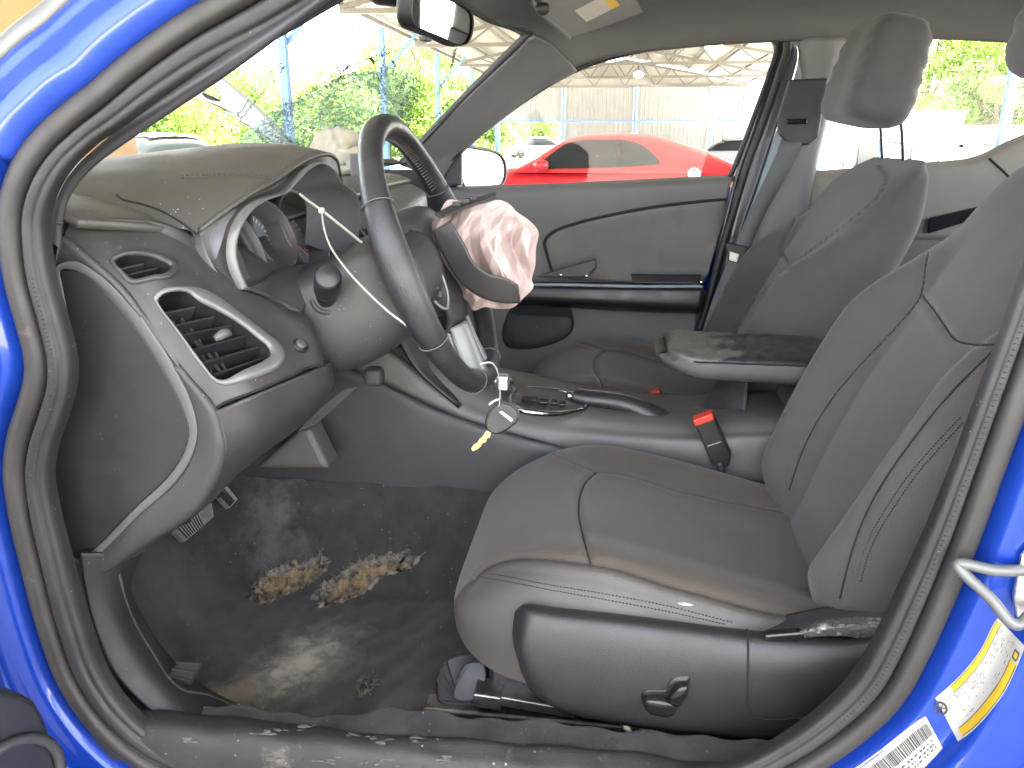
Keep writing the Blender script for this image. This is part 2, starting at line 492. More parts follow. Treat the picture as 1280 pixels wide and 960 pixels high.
def band(i0, i1, prof, wob=0):
    pr_ = np.array(prof, float)
    P, n = ap[i0:i1], _n[i0:i1]
    if wob:
        w = np.interp(np.arange(i0, i1), *np.array([(ip(k), v) for k, v in wob]).T)[:, None, None]
    else: w = 1.0
    G = P[:, None] + n[:, None] * pr_[None, :, 0, None] * w
    G = G + np.array([0, 1.0, 0]) * pr_[None, :, 1, None] * w
    return G
iA, iB = ip(7), ip(8)
def sprof(p, n=40):
    return cr(np.array(p, float), n)
# rubber: carrier lip outside the gap, soft bulb inside it
part('seal_carrier', grid(band(0, len(ap), sprof([(.001, .020), (.002, .004), (.006, -.004), (.014, -.006), (.021, -.004), (.026, .002), (.028, .016)], 18))), 'rubber_carrier', car)
SEALW = [(0, .85), (2, .75), (4, .55), (6, .45), (9, .48), (11, .52), (13, .55), (17, .55), (20, .66), (23, .62), (26, .42), (29, .55), (31, .62), (33, .55), (35, .42), (37, .38), (41, .38)]
seal = part('door_seal', grid(band(0, len(ap), sprof([(.000, .022), (-.002, .006), (-.008, -.001), (-.018, .001), (-.024, .004), (-.027, .009), (-.032, .010), (-.038, .013), (-.042, .022), (-.043, .045)], 26), SEALW)), 'rubber', car)
rid = []
sw_ = lambda i: np.interp(i, *np.array([(ip(k), v) for k, v in SEALW]).T)
for i0_, i1_ in ((ip(11), ip(17)), (ip(30), ip(38))):
    for u_ in np.arange(i0_, i1_, .8):
        i = int(u_); f_ = u_ - i
        p_ = ap[i] * (1 - f_) + ap[i + 1] * f_
        rid.append(tube(np.array([p_ + _n[i] * s * sw_(i) + np.array([0, y * sw_(i), 0]) for s, y in ((-.006, -.0002), (-.010, -.0004), (-.016, .0006), (-.020, .0018))]), .0007, 4))
tag(part('seal_ribs', merge(*rid), 'rubber', seal), kind='stuff')
# painted jamb
def jamb(i0, i1, prof): return grid(band(i0, i1, prof))
low = sprof([(.028, .016), (.033, .004), (.036, -.004), (.040, -.010), (.052, -.012), (.066, -.013), (.074, -.016), (.078, -.024), (.081, -.036), (.087, -.042), (.104, -.043), (.130, -.042), (.156, -.042), (.166, -.046), (.172, -.060), (.178, -.082), (.200, -.104), (.235, -.112), (.30, -.116)], 70)
ia, ib = ip(9) - 2, len(ap)
jm = jamb(iB - 6, len(ap), low)
part('jamb_panel', jm, 'blue_paint', car)
JB = bvh(jm)
up_ = sprof([(.022, .014), (.026, .002), (.033, -.008), (.043, -.013), (.054, -.013), (.066, -.008), (.076, -.004), (.085, -.002), (.090, .001), (.092, .008)], 40)
part('roof_pillar', jamb(0, iA + 6, up_), 'blue_paint', car, solid=.003)
part('windshield_moulding', jamb(0, iA + 2, sprof([(.092, .007), (.094, .002), (.102, .000), (.111, .004), (.116, .012), (.120, .05)], 16)), 'silver_paint', car)
# outer skin that the side view or the light can reach: roof, bonnet, boot and far side below the windows
roofG = patch([[(-.32 + .02 * k, .10 + .10 * k * 0, 1.36) for k in range(0)] or [(-.30, .13, 1.375), (.0, .12, 1.425), (.5, .11, 1.445), (1.0, .12, 1.42), (1.35, .16, 1.36)],
               [(-.38, .40, 1.405), (.0, .40, 1.455), (.5, .40, 1.475), (1.0, .40, 1.455), (1.38, .42, 1.39)],
               [(-.40, .74, 1.41), (.0, .74, 1.465), (.5, .74, 1.485), (1.0, .74, 1.465), (1.40, .74, 1.40)],
               [(-.38, 1.08, 1.405), (.0, 1.08, 1.455), (.5, 1.08, 1.475), (1.0, 1.08, 1.455), (1.38, 1.06, 1.39)],
               [(-.30, 1.38, 1.375), (.0, 1.39, 1.425), (.5, 1.40, 1.445), (1.0, 1.39, 1.42), (1.35, 1.34, 1.36)]], 24, 24)
part('roof_panel', grid(roofG), 'blue_paint', car, solid=.004)
hoodG = patch([[(-1.12, -.02, .95), (-1.5, -.02, .90), (-1.95, .05, .78)], [(-1.16, .4, .985), (-1.5, .4, .95), (-2.02, .4, .82)],
               [(-1.18, .74, .99), (-1.5, .74, .96), (-2.05, .74, .83)], [(-1.16, 1.08, .985), (-1.5, 1.08, .95), (-2.02, 1.08, .82)], [(-1.12, 1.5, .95), (-1.5, 1.5, .90), (-1.95, 1.43, .78)]], 20, 16)
part('hood', grid(hoodG), 'blue_paint', car, solid=.004)
part('rear_deck', grid(patch([[(1.45, .0, .95), (1.8, .0, .98), (2.2, .05, .97)], [(1.50, .74, 1.0), (1.85, .74, 1.03), (2.25, .74, 1.0)], [(1.45, 1.5, .95), (1.8, 1.5, .98), (2.2, 1.43, .97)]], 12, 10)), 'blue_paint', car, solid=.004)
part('far_side_panel', grid(patch([[(-2.0, 1.52, .35), (-1.0, 1.58, .30), (.3, 1.60, .30), (1.4, 1.58, .3), (2.2, 1.50, .4)], [(-2.0, 1.55, .6), (-1.0, 1.62, .65), (.3, 1.64, .65), (1.4, 1.62, .65), (2.2, 1.54, .65)],
      [(-2.0, 1.46, .78), (-1.0, 1.55, .93), (.3, 1.55, .975), (1.4, 1.55, .99), (2.2, 1.46, .95)]], 14, 24)), 'blue_paint', car, solid=.004)
part('front_fender', grid(patch([[(-2.0, -.02, .40), (-1.4, -.08, .40), (-.86, -.11, .32)], [(-2.0, -.04, .62), (-1.4, -.12, .68), (-.86, -.14, .66)], [(-1.95, .05, .78), (-1.5, -.02, .90), (-.86, -.05, .99)]], 12, 12)), 'blue_paint', car, solid=.004)
part('front_fascia', grid(patch([[(-2.02, .0, .3), (-2.15, .74, .3), (-2.02, 1.5, .3)], [(-2.1, .0, .55), (-2.22, .74, .55), (-2.1, 1.5, .55)], [(-1.97, .05, .78), (-2.06, .74, .83), (-1.97, 1.43, .78)]], 10, 14)), 'blue_paint', car, solid=.004)
part('rear_side_panel', grid(patch([[(.62, -.10, .3), (1.4, -.10, .3), (2.2, -.02, .4)], [(.66, -.12, .65), (1.4, -.14, .65), (2.2, -.06, .65)], [(.72, -.05, .95), (1.4, -.05, .97), (2.2, .03, .96)]], 10, 14)), 'blue_paint', car, solid=.004)
part('tail_panel', grid(patch([[(2.2, .0, .35), (2.3, .74, .35), (2.2, 1.5, .35)], [(2.27, .02, .7), (2.36, .74, .7), (2.27, 1.48, .7)], [(2.2, .05, .97), (2.25, .74, 1.0), (2.2, 1.43, .97)]], 8, 10)), 'blue_paint', car, solid=.004)
part('underbody', box((.1, .74, .21), (3.9, 1.42, .02)), 'black_plastic', car)
part('firewall', box((-1.12, .74, .60), (.02, 1.40, .70)), 'black_plastic', car)
part('rear_bulkhead', box((1.55, .74, .62), (.02, 1.40, .76)), 'trim_dark', car)
for wx, wy, gz in ((-1.35, -.0, 0), (-1.35, 1.48, 0), (1.42, .0, 0), (1.42, 1.48, 0)):
    a = np.linspace(0, 2 * np.pi, 28, endpoint=False)
    pf = [(.20, -.09), (.29, -.10), (.325, -.08), (.33, 0), (.325, .08), (.29, .10), (.20, .09)]
    G = np.array([[(wx + r * math.cos(t), wy + w, .33 + gz + r * math.sin(t)) for r, w in pf] for t in a])
    w_ = part('wheel', grid(G, cu=True), 'tyre', car)
    part('rim', grid(np.array([[(wx + r * math.cos(t), wy + s, .33 + r * math.sin(t)) for r, s in ((.20, -.085), (.19, -.06), (.06, -.055), (.02, -.06))] for t in a]), cu=True), 'silver_paint', w_)

# striker loop and its plate on the rear jamb
def JQ(px, py, lift=0.0):
    q = cast(JB, px, py, lift)
    return q if q is not None else Q(px, py, y=-.05 - lift)
k0, k1, k2, k3 = (JQ(1282, 708, .008), JQ(1234, 704, .040), JQ(1262, 757, .040), JQ(1300, 760, .008))
st = part('striker', tube(cr([k0, k0 * .5 + k1 * .5 + np.array([0, -.006, 0]), k1, k1 * .45 + k2 * .55 + np.array([0, -.002, 0]), k2, k3], 40), .0058, 10), 'silver_paint', car)
pl = np.array([JQ(1272, 690, .004), JQ(1300, 660, .004), JQ(1340, 680, .004), JQ(1345, 790, .004), JQ(1300, 800, .004), JQ(1272, 770, .004), JQ(1262, 740, .004)])
part('striker_plate', prism(pl, (0, -.005, 0)), 'satin_silver', st, smooth=False, bevel=(.0015, 2))

# stickers on the lower rear jamb
def decal(name, quad, m, parent, lift, n=14, thick=None):
    """a label between two traced edges, laid on the jamb; quad = (edge a, edge b)"""
    a, b = (cr(A(e), n) for e in quad)
    G = np.array([[JQ(*(a[i] * (1 - s) + b[i] * s), lift) for s in np.linspace(0, 1, 8)] for i in range(n)])
    return part(name, grid(G), m, parent)
# tyre placard: outer edge lower right, inner edge upper left
inn = [(1169, 872), (1185, 858), (1205, 838), (1225, 812), (1243, 777), (1247, 772)]
out = [(1198, 927), (1215, 915), (1238, 890), (1258, 862), (1272, 832), (1282, 808)]
pk = decal('tyre_placard', (inn, out), 'label_white', car, .0006, 24)
def between(s0, s1, t0, t1):
    ia_, ob_ = cr(A(inn), 60), cr(A(out), 60)
    k = [int(t * 59) for t in np.linspace(t0, t1, 7)]
    return ([tuple(ia_[i] * (1 - s0) + ob_[i] * s0) for i in k], [tuple(ia_[i] * (1 - s1) + ob_[i] * s1) for i in k])
decal('yellow_strip', between(.03, .15, .22, .97), 'label_yellow', pk, .0012)
decal('yellow_strip', between(.80, .96, .08, .82), 'label_yellow', pk, .0012)
for s0 in (.02, .155): decal('strip_rule', between(s0, s0 + .012, .22, .97), 'label_ink', pk, .0014)
for s0 in (.785, .962): decal('strip_rule', between(s0, s0 + .014, .08, .82), 'label_ink', pk, .0014)
decal('loading_symbol', between(.80, .95, .84, .92), 'label_ink', pk, .0014)
decal('symbol_centre', between(.83, .92, .86, .90), 'label_yellow', pk, .0016)
rs = random.Random(3)
ink = []
for s in (.20, .25, .31, .37, .44, .50, .56, .63, .69):
    t = .20
    while t < .93:
        w = rs.uniform(.008, .04)
        if rs.random() < (.85 if s < .3 else .45):
            a_, b_ = between(s, s + .012, t, min(.95, t + w))
            ink.append(grid(np.array([[JQ(*p_, .0014), JQ(*q_, .0014)] for p_, q_ in ((a_[0], b_[0]), (a_[-1], b_[-1]))])))
        t += w + rs.uniform(.01, .05)
for t0 in np.linspace(.25, .65, 12):
    pass
tag(part('fine_print', merge(*ink), 'label_ink', pk), kind='stuff')
# little tyre picture
cx_, cy_ = 1176, 884
def ring(cx, cy, r0, r1, n=26, lift=.0016, sq=.8, rot=.9):
    V, Fs = [], []
    for k in range(n):
        a_ = 2 * math.pi * k / n
        for r in (r0, r1):
            u, v = r * math.cos(a_), r * sq * math.sin(a_)
            V.append(JQ(cx + u * math.cos(rot) - v * math.sin(rot), cy + u * math.sin(rot) + v * math.cos(rot), lift))
    for k in range(n):
        j = (k + 1) % n
        Fs.append((2 * k, 2 * k + 1, 2 * j + 1, 2 * j))
    return V, Fs
part('tyre_symbol', merge(ring(cx_, cy_, 6.2, 9.2), ring(cx_, cy_, 0.1, 1.6)), 'label_ink', pk)
spk = []
for k in range(5):
    a_ = k * 2 * math.pi / 5
    q0, q1 = [JQ(cx_ + r * math.cos(a_), cy_ + r * math.sin(a_), .0018) for r in (1.4, 6.4)]
    spk.append(bar(q0, q1, .0011, .0003))
part('symbol_spokes', merge(*spk), 'label_ink', pk)
# certification label with bar code
ce = decal('certification_label', ([(1058, 968), (1100, 938), (1153, 897), (1157, 895)], [(1095, 1010), (1140, 975), (1175, 940), (1179, 935)]), 'label_white', car, .0006, 16)
ci, co = cr(A([(1058, 968), (1100, 938), (1153, 897), (1157, 895)]), 120), cr(A([(1095, 1010), (1140, 975), (1175, 940), (1179, 935)]), 120)
bars = []
t = .10
while t < .93:
    w = rs.choice((.006, .009, .014))
    i, j = int(t * 119), min(119, int((t + w) * 119) + 0)
    f_ = (t * 119) - i
    def at_(tt, s):
        x_ = tt * 119; a0 = int(x_); a1 = min(119, a0 + 1); ff = x_ - a0
        return (ci[a0] * (1 - ff) + ci[a1] * ff) * (1 - s) + (co[a0] * (1 - ff) + co[a1] * ff) * s
    bars.append(grid(np.array([[JQ(*at_(t, .16), .0014), JQ(*at_(t, .50), .0014)], [JQ(*at_(t + w, .16), .0014), JQ(*at_(t + w, .50), .0014)]])))
    t += w + rs.choice((.006, .009, .013))
tag(part('bar_code', merge(*bars), 'label_ink', ce), kind='stuff')
ink = []
for s in (.60, .70, .80):
    t = .35
    while t < .88:
        w = rs.uniform(.01, .035)
        ink.append(grid(np.array([[JQ(*at_(t, s), .0014), JQ(*at_(t, s + .035), .0014)], [JQ(*at_(t + w, s), .0014), JQ(*at_(t + w, s + .035), .0014)]])))
        t += w + rs.uniform(.01, .05)
tag(part('fine_print', merge(*ink), 'label_ink', ce), kind='stuff')

# the opened front door, of which only the lower corner by the hinge shows
H0 = Q(66, 960, y=-.115)
dv = np.array([-.30, -.95, 0.0]); dv /= np.linalg.norm(dv)
dn = np.array([dv[1], -dv[0], 0.0]) * -1
def DP(l, z, n=0.0): return np.array([H0[0], H0[1], 0]) + dv * l + dn * n + np.array([0, 0, z])
z1 = Q(57, 885, y=-.115)[2]; z2 = Q(20, 833, y=-.115)[2]
fd = part('front_door', prism([DP(.0, .20, -.05), DP(.0, z1 + .02, -.05), DP(.04, .98, -.05), DP(1.0, 1.02, -.05), DP(1.02, .25, -.05)], dn * -.06), 'blue_paint', car, smooth=False, bevel=(.01, 3))
olp = cr([DP(-.004, .15), DP(-.004, z1 - .03), DP(.006, z1 + .015), DP(.022, z1 + .034), DP(.05, z2 + .004), DP(.09, z2 + .03), DP(.16, z2 + .16), DP(.30, .93), DP(.6, .97), DP(.97, .97), DP(.97, .22)], 60)
part('door_trim_panel', prism(olp, dn * -.045), 'black_plastic', fd, smooth=False, bevel=(.006, 3))
sc_ = Q(-2, 968, y=-.16)
sr = np.array([sc_[0], sc_[1], sc_[2]])
sr = DP(.055, Q(2, 962, y=-.16)[2] - .03, .004)
circ = np.array([sr + dv * .062 * math.cos(t) + np.array([0, 0, .062 * math.sin(t)]) for t in np.linspace(0, 2 * np.pi, 40, endpoint=False)])
part('speaker_ring', tube(circ, .006, 8, closed=True), 'trim_dark', fd)

# ------------------------------------------------------------------ floor carpet, sill, kick panel
def floor_z(x, y):
    z = .262 + 0 * x
    z = z + .95 * np.maximum(0, -.70 - x) * ss(-x, .68, .82)                    # toe board
    z = z + .25 * ss(y, .50, .63)                                               # tunnel side
    z = z + .085 * ss(-y, -.17, -.085)                                          # up to the sill
    z = z + .022 * ss(x, -.36, -.28) * ss(-y, -.60, -.45)                       # step in front of the seat
    z = z + .004 * np.sin(x * 37 + y * 11) * np.sin(y * 41 - x * 7) + .003 * np.sin(x * 90 + 2) * np.sin(y * 80)
    return z
gx = np.concatenate([np.linspace(-1.10, -.74, 60), np.linspace(-.737, -.30, 300), np.linspace(-.295, .95, 130)]); gy = np.linspace(.045, .665, 300)
X, Y = np.meshgrid(gx, gy, indexing='ij')
FG = np.stack([X, Y, floor_z(X, Y)], 2)
fb = bvh(grid(FG))
holes = [[(320, 745), (325, 730), (345, 715), (375, 706), (402, 703), (404, 712), (395, 724), (375, 737), (352, 748), (332, 754)],
         [(398, 745), (408, 732), (430, 719), (455, 705), (485, 697), (512, 697), (517, 705), (500, 715), (478, 722), (465, 735), (445, 747), (418, 757), (403, 756)],
         [(447, 865), (452, 856), (463, 851), (468, 858), (460, 868), (450, 872)]]
hole3 = []
for hpx in holes:
    o_ = cr(A(hpx), 90, closed=True)
    rj = 1 + .05 * np.sin(np.arange(90) * 1.9) * np.sin(np.arange(90) * .7) + rng.normal(0, .03, 90)
    o_ = o_.mean(0) + (o_ - o_.mean(0)) * rj[:, None]
    hole3.append(castL(fb, o_))
def inside(P, poly):
    x, y = P[..., 0], P[..., 1]
    c_ = np.zeros(x.shape, bool)
    n = len(poly)
    for i in range(n):
        (x0, y0), (x1, y1) = poly[i][:2], poly[(i + 1) % n][:2]
        if y0 == y1: continue
        q = ((y0 > y) != (y1 > y)) & (x < (x1 - x0) * (y - y0) / (y1 - y0) + x0)
        c_ ^= q
    return c_
for h in hole3:
    FG[..., 2] -= .016 * inside(FG, h)
    nb = (FG[..., 0] > h[:, 0].min() - .05) & (FG[..., 0] < h[:, 0].max() + .05) & (FG[..., 1] > h[:, 1].min() - .05) & (FG[..., 1] < h[:, 1].max() + .05)
    d = np.full(FG.shape[:2], 9.0)
    d[nb] = np.linalg.norm(FG[nb][:, None, :2] - h[None, ::3, :2], axis=2).min(1)
    FG[..., 2] += .005 * np.exp(-(d / .008) ** 2) * ~inside(FG, h)
carpet = part('carpet', grid(FG), 'carpet', car, solid=.012)
for k, h in enumerate(hole3):
    c_ = h.mean(0)
    rr = np.linspace(0, 1.04, 12)
    G = np.array([[c_ * (1 - r) + q * r for q in h] for r in rr])
    G[..., 2] = floor_z(G[..., 0], G[..., 1]) - .009 + .006 * np.sin(G[..., 0] * 310) * np.sin(G[..., 1] * 290) - .004 * np.sin(G[..., 0] * 130 + 1) + .004 * rr[:, None] ** 4
    part('exposed_foam', grid(G, cv=True), 'foam', carpet)
    # torn lip: a ragged pale backing ring curled up round the hole
    o_ = h - c_; o_[:, 2] = 0
    r0 = 1 - .10 * np.abs(rng.normal(0, 1, 90)); r1 = 1 + .05 * np.abs(rng.normal(0, 1, 90)); r2 = 1.06 + .10 * np.abs(rng.normal(0, 1, 90))
    lipz = .004 + .0035 * rng.normal(0, 1, 90)
    ringG = np.array([c_ + o_ * r_[:, None] for r_ in (r0, r1, r2)])
    ringG[..., 2] = floor_z(ringG[..., 0], ringG[..., 1]) + np.array([-.006 + 0 * lipz, lipz + .003, .0005 + 0 * lipz])
    part('torn_lip', grid(ringG, cv=True), 'fray', carpet, solid=.0012)
    fr = []
    for i in range(0, 90):
        p_ = ringG[1, i]
        e_ = p_ + rng.normal(0, .005, 3) + np.array([0, 0, .003])
        fr.append(tube(np.array([p_, (p_ + e_) / 2 + np.array([0, 0, .001]), e_]), .0007, 4))
    tag(part('frayed_edge', merge(*fr), 'fray', carpet), kind='stuff')
# worn-through dirt in front of the pedals: matted backing fibres lying on the pile
def smear(px0, py0, n, sx, sy, name, l=.022, m='fray', ang=2.3):
    fr = []
    rs2 = np.random.default_rng(int(px0 + py0))
    for _ in range(n):
        a_, b_ = rs2.normal(0, 1, 2)
        u, v = px0 + a_ * sx + b_ * sx * .3, py0 + b_ * sy - a_ * sx * .45
        q = cast(fb, u, v, .0022)
        if q is None: continue
        d_ = np.array([math.cos(ang + rs2.normal(0, 1.1)), math.sin(ang + rs2.normal(0, 1.1)), 0]) * l * rs2.uniform(.4, 1.4)
        fr.append(tube(np.array([q - d_ / 2, q + np.array([0, 0, .0008]), q + d_ / 2]), rs2.uniform(.0005, .0013), 4))
    tag(part(name, merge(*fr), m, carpet), kind='stuff')
mat('dried_mud', (0.040, 0.033, 0.026), 0.95, var=(40, .4))
mat('pale_mud', (0.085, 0.070, 0.050), 0.95, var=(40, .4))
def stain(m, c, rad, rot, col, lo, hi, nscale):
    """a worn, dirty patch in the pile: noise-edged spot at a fixed place on the carpet"""
    nt = MATS[m].node_tree; N, L = nt.nodes, nt.links
    b = N["Principled BSDF"]
    tc = N.new("ShaderNodeTexCoord"); mp_ = N.new("ShaderNodeMapping"); mp_.vector_type = 'TEXTURE'
    mp_.inputs["Location"].default_value = tuple(c); mp_.inputs["Rotation"].default_value = (0, 0, rot); mp_.inputs["Scale"].default_value = (*rad, 1.0)
    L.new(tc.outputs["Object"], mp_.inputs["Vector"])
    ln = N.new("ShaderNodeVectorMath"); ln.operation = 'LENGTH'; L.new(mp_.outputs[0], ln.inputs[0])
    nz = N.new("ShaderNodeTexNoise"); nz.inputs["Scale"].default_value = nscale; nz.inputs["Detail"].default_value = 8; nz.inputs["Roughness"].default_value = .7
    L.new(tc.outputs["Object"], nz.inputs["Vector"])
    ad = N.new("ShaderNodeMath"); ad.operation = 'MULTIPLY_ADD'; ad.inputs[1].default_value = -.55; L.new(ln.outputs["Value"], ad.inputs[0]); L.new(nz.outputs[0], ad.inputs[2])
    mr = N.new("ShaderNodeMapRange"); mr.inputs[1].default_value = lo; mr.inputs[2].default_value = hi; L.new(ad.outputs[0], mr.inputs[0])
    mx = N.new("ShaderNodeMix"); mx.data_type = 'RGBA'; L.new(mr.outputs[0], mx.inputs[0])
    src = b.inputs["Base Color"].links[0].from_socket
    L.new(src, mx.inputs[6]); mx.inputs[7].default_value = (*col, 1); L.new(mx.outputs[2], b.inputs["Base Color"])
def fc(px_, py_): return cast(fb, px_, py_)
stain('carpet', fc(380, 825), (.13, .20), -.35, (.115, .098, .074), .10, .42, 26)
stain('carpet', fc(372, 830), (.08, .13), -.35, (.25, .22, .17), .14, .40, 48)
stain('carpet', fc(290, 865), (.12, .06), .3, (.13, .105, .075), .12, .40, 40)
stain('carpet', fc(345, 660), (.10, .10), 0, (.075, .072, .068), .15, .50, 22)
stain('carpet', fc(240, 760), (.20, .18), 0, (.05, .046, .042), .10, .55, 16)
stain('carpet', fc(500, 880), (.20, .08), 0, (.06, .052, .042), .10, .50, 20)
# crumbs and gravel scattered over the pile
cb = []
for _ in range(170):
    u, v = rng.uniform(150, 590), rng.uniform(620, 925)
    q = cast(fb, u, v, .001)
    if q is not None: cb.append(blob(q, (.0009 * rng.uniform(.5, 1.8),) * 3, int(rng.integers(999)), .5, 5, 6))
tag(part('crumbs', merge(*cb), 'fray', carpet), kind='stuff')

# inner sill with its scuffed step, running back past the seat
SX = np.linspace(-.70, .62, 160)
sl = []
for s, (yy, zz) in enumerate([(.000, .325), (.003, .352), (.010, .368), (.022, .374), (.040, .371), (.056, .360), (.070, .345), (.084, .326), (.100, .300), (.118, .280)]):
    bump_ = .007 * ss(SX, -.26, -.20) * ss(-SX, -.12, -.02) * (1 if 4 <= s <= 7 else 0)
    sl.append(np.stack([SX, np.full_like(SX, yy) + .004 * np.sin(SX * 9) * (s > 3), np.full_like(SX, zz) + bump_ + .0015 * np.sin(SX * 60 + s)], 1))
SG = np.array(sl)
sill = part('sill_trim', grid(patch(list(SG), 30, 160)), 'sill_plastic', car)
sb_ = bvh(grid(SG))
ch = []
for px_, py_, w_ in ((455, 921, 20), (478, 927, 14), (366, 911, 26), (520, 925, 6), (340, 947, 12), (410, 951, 22), (475, 953, 30), (330, 915, 30), (560, 950, 10), (240, 925, 8)):
    for _ in range(6):
        q = cast(sb_, px_ + rng.normal(0, w_ * .5), py_ + rng.normal(0, 2.5), .0006)
        if q is not None: ch.append(blob(q, (.006 * rng.uniform(.5, 1.6), .003 * rng.uniform(.5, 1.3), .0006), int(rng.integers(999)), .6, 5, 9))
mat('scuff', (0.105, 0.095, 0.082), .8, var=(60, .3))
tag(part('scuff_marks', merge(*ch), 'scuff', sill), kind='stuff')
# kick panel and front sill curve below the dashboard end
kp = patch([QL([(100, 690, .055), (105, 730, .055), (120, 790, .052), (150, 850, .05), (215, 905, .05), (310, 935, .05)]),
            QL([(130, 690, .075), (128, 730, .075), (150, 790, .075), (185, 845, .073), (240, 892, .072), (315, 915, .075)]),
            QL([(160, 690, .10), (146, 730, .10), (165, 785, .105), (203, 838, .11), (255, 876, .11), (320, 902, .112)]),
            QL([(175, 690, .16), (160, 730, .15), (180, 780, .15), (215, 828, .15), (262, 866, .15), (330, 898, .15)])], 24, 60)
mat('kick_plastic', (.012, .012, .012), .6, bump=(600, .4, 'n', .0006), var=(12, .3), specks=(90, .12, (.12, .11, .09)))
part('kick_panel', grid(kp), 'kick_plastic', car, solid=.004)
edge_ = cr(A([(146, 715), (150, 740), (165, 780), (190, 822), (208, 850), (228, 866), (258, 872), (285, 884), (310, 902), (360, 908), (420, 913)]), 60)
kb = bvh(grid(kp))
pe = [q for q in (cast(kb, a_, b_, .003) for a_, b_ in edge_) if q is not None]
if len(pe) > 8:
    part('carpet_edge', tube(cr(np.array(pe), 60), .003, 6), 'carpet', carpet)
# foot-well vent grille at the sill end
gv = np.array([Q(212, 850, y=.112), Q(226, 830, y=.125), Q(255, 830, y=.13), Q(240, 858, y=.115)])
gg = part('floor_grille', prism(gv, (0, -.006, .01)), 'seam_dark', car, smooth=False, bevel=(.003, 2))
for s in (.12, .5, .88):
    a_, b_ = gv[0] * (1 - s) + gv[1] * s, gv[3] * (1 - s) + gv[2] * s
    part('grille_bar', bar(a_ + np.array([0, -.007, .011]), b_ + np.array([0, -.007, .011]), .003, .002), 'trim_dark', gg, smooth=False)

# near inner trim between seal and windshield: inside face of the A-pillar
pin = [(470, -42), (413, 0), (352, 45), (290, 90), (220, 137), (150, 184), (112, 214), (88, 246), (79, 280), (77, 312)]
pk_ = [1, 2, 3, 4, 5, 6, 7, 8, 9, 10]
apin = patch([[ap[ip(k)] + _n[ip(k)] * -.020 + np.array([0, .022, 0]) for k in pk_],
              QL([(a_ - 9, b_ - 7, .052) for a_, b_ in pin]), QL([(a_, b_, .066) for a_, b_ in pin]),
              QL([(a_ - 14, b_ - 10, .12) for a_, b_ in pin])], 24, 60)
part('pillar_trim', grid(apin), 'trim_dark', car)

# ------------------------------------------------------------------ roof lining, far pillars
hl = patch([QL([(655, 42, 1.27), (700, 92, 1.395), (720, 82, 1.395)])[:0].tolist() or
            [(-.285, .14, 1.33), (-.31, .45, 1.352), (-.32, .74, 1.358), (-.30, 1.05, 1.352), (-.245, 1.27, 1.345), (-.17, 1.385, 1.265)],
            [(-.12, .13, 1.365), (-.12, .45, 1.395), (-.12, .74, 1.400), (-.12, 1.05, 1.395), (-.10, 1.28, 1.375), (-.06, 1.390, 1.300)],
            [(.10, .12, 1.375), (.10, .45, 1.408), (.10, .74, 1.412), (.10, 1.05, 1.408), (.10, 1.28, 1.385), (.10, 1.395, 1.322)],
            [(.40, .12, 1.38), (.40, .45, 1.412), (.40, .74, 1.416), (.40, 1.05, 1.410), (.40, 1.28, 1.39), (.40, 1.395, 1.338)],
            [(.80, .12, 1.37), (.80, .45, 1.405), (.80, .74, 1.408), (.80, 1.05, 1.405), (.80, 1.28, 1.38), (.80, 1.395, 1.335)],
            [(1.25, .16, 1.33), (1.25, .45, 1.365), (1.25, .74, 1.370), (1.25, 1.05, 1.365), (1.25, 1.26, 1.34), (1.25, 1.385, 1.29)]], 50, 50)
part('headliner', grid(hl), 'headliner', car, solid=.012)
# far A-pillar trim: windshield edge to side-window edge
fp = patch([QL([(668, 42, 1.26), (656, 48, 1.27), (640, 66, 1.28), (600, 103, 1.30), (560, 142, 1.32), (525, 176, 1.335), (500, 205, 1.35)]),
            QL([(690, 55, 1.31), (675, 66, 1.32), (652, 84, 1.33), (612, 118, 1.34), (572, 155, 1.35), (540, 186, 1.36), (520, 212, 1.37)]),
            QL([(712, 76, 1.36), (690, 90, 1.37), (665, 104, 1.375), (625, 134, 1.38), (585, 168, 1.385), (558, 192, 1.39), (540, 220, 1.39)]),
            QL([(720, 86, 1.40), (700, 97, 1.40), (672, 112, 1.405), (632, 141, 1.41), (592, 174, 1.41), (566, 198, 1.415), (550, 225, 1.415)])], 20, 50)
part('pillar_trim', grid(fp), 'pillar_trim', car, solid=.008)
# weatherstrip round the far front window and its painted door frame
win = [(560, 205), (590, 176), (632, 142), (672, 114), (720, 87), (770, 70), (830, 58), (900, 49), (950, 46), (968, 49), (972, 60), (962, 92), (944, 142), (926, 190), (912, 222)]
wl = cr(QL([(a_, b_, 1.425) for a_, b_ in win]), 120)
part('window_strip', tube(wl, .007, 8), 'rubber', car)
wl2 = cr(QL([(a_ + (10 if a_ > 955 else 2), b_ - 6, 1.41) for a_, b_ in win[:10]] + [(984, 56, 1.41), (974, 94, 1.41), (955, 150, 1.41), (936, 200, 1.41), (918, 260, 1.41), (900, 320, 1.41), (884, 380, 1.41), (868, 430, 1.41)]), 120)
part('door_seal', tube(wl2, .010, 8), 'rubber', car)
fr_ = patch([QL([(962, 50, 1.43), (966, 66, 1.43), (950, 120, 1.43), (934, 172, 1.43), (916, 225, 1.43), (898, 300, 1.43), (878, 390, 1.43)]),
             QL([(978, 48, 1.435), (984, 66, 1.435), (969, 120, 1.435), (951, 172, 1.435), (933, 225, 1.435), (913, 300, 1.435), (893, 390, 1.435)]),
             QL([(990, 50, 1.425), (998, 70, 1.425), (983, 125, 1.425), (965, 180, 1.425), (947, 235, 1.425), (925, 300, 1.425), (905, 390, 1.425)])], 10, 40)
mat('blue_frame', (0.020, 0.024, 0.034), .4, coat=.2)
part('door_frame', grid(fr_), 'blue_frame', car, solid=.01)
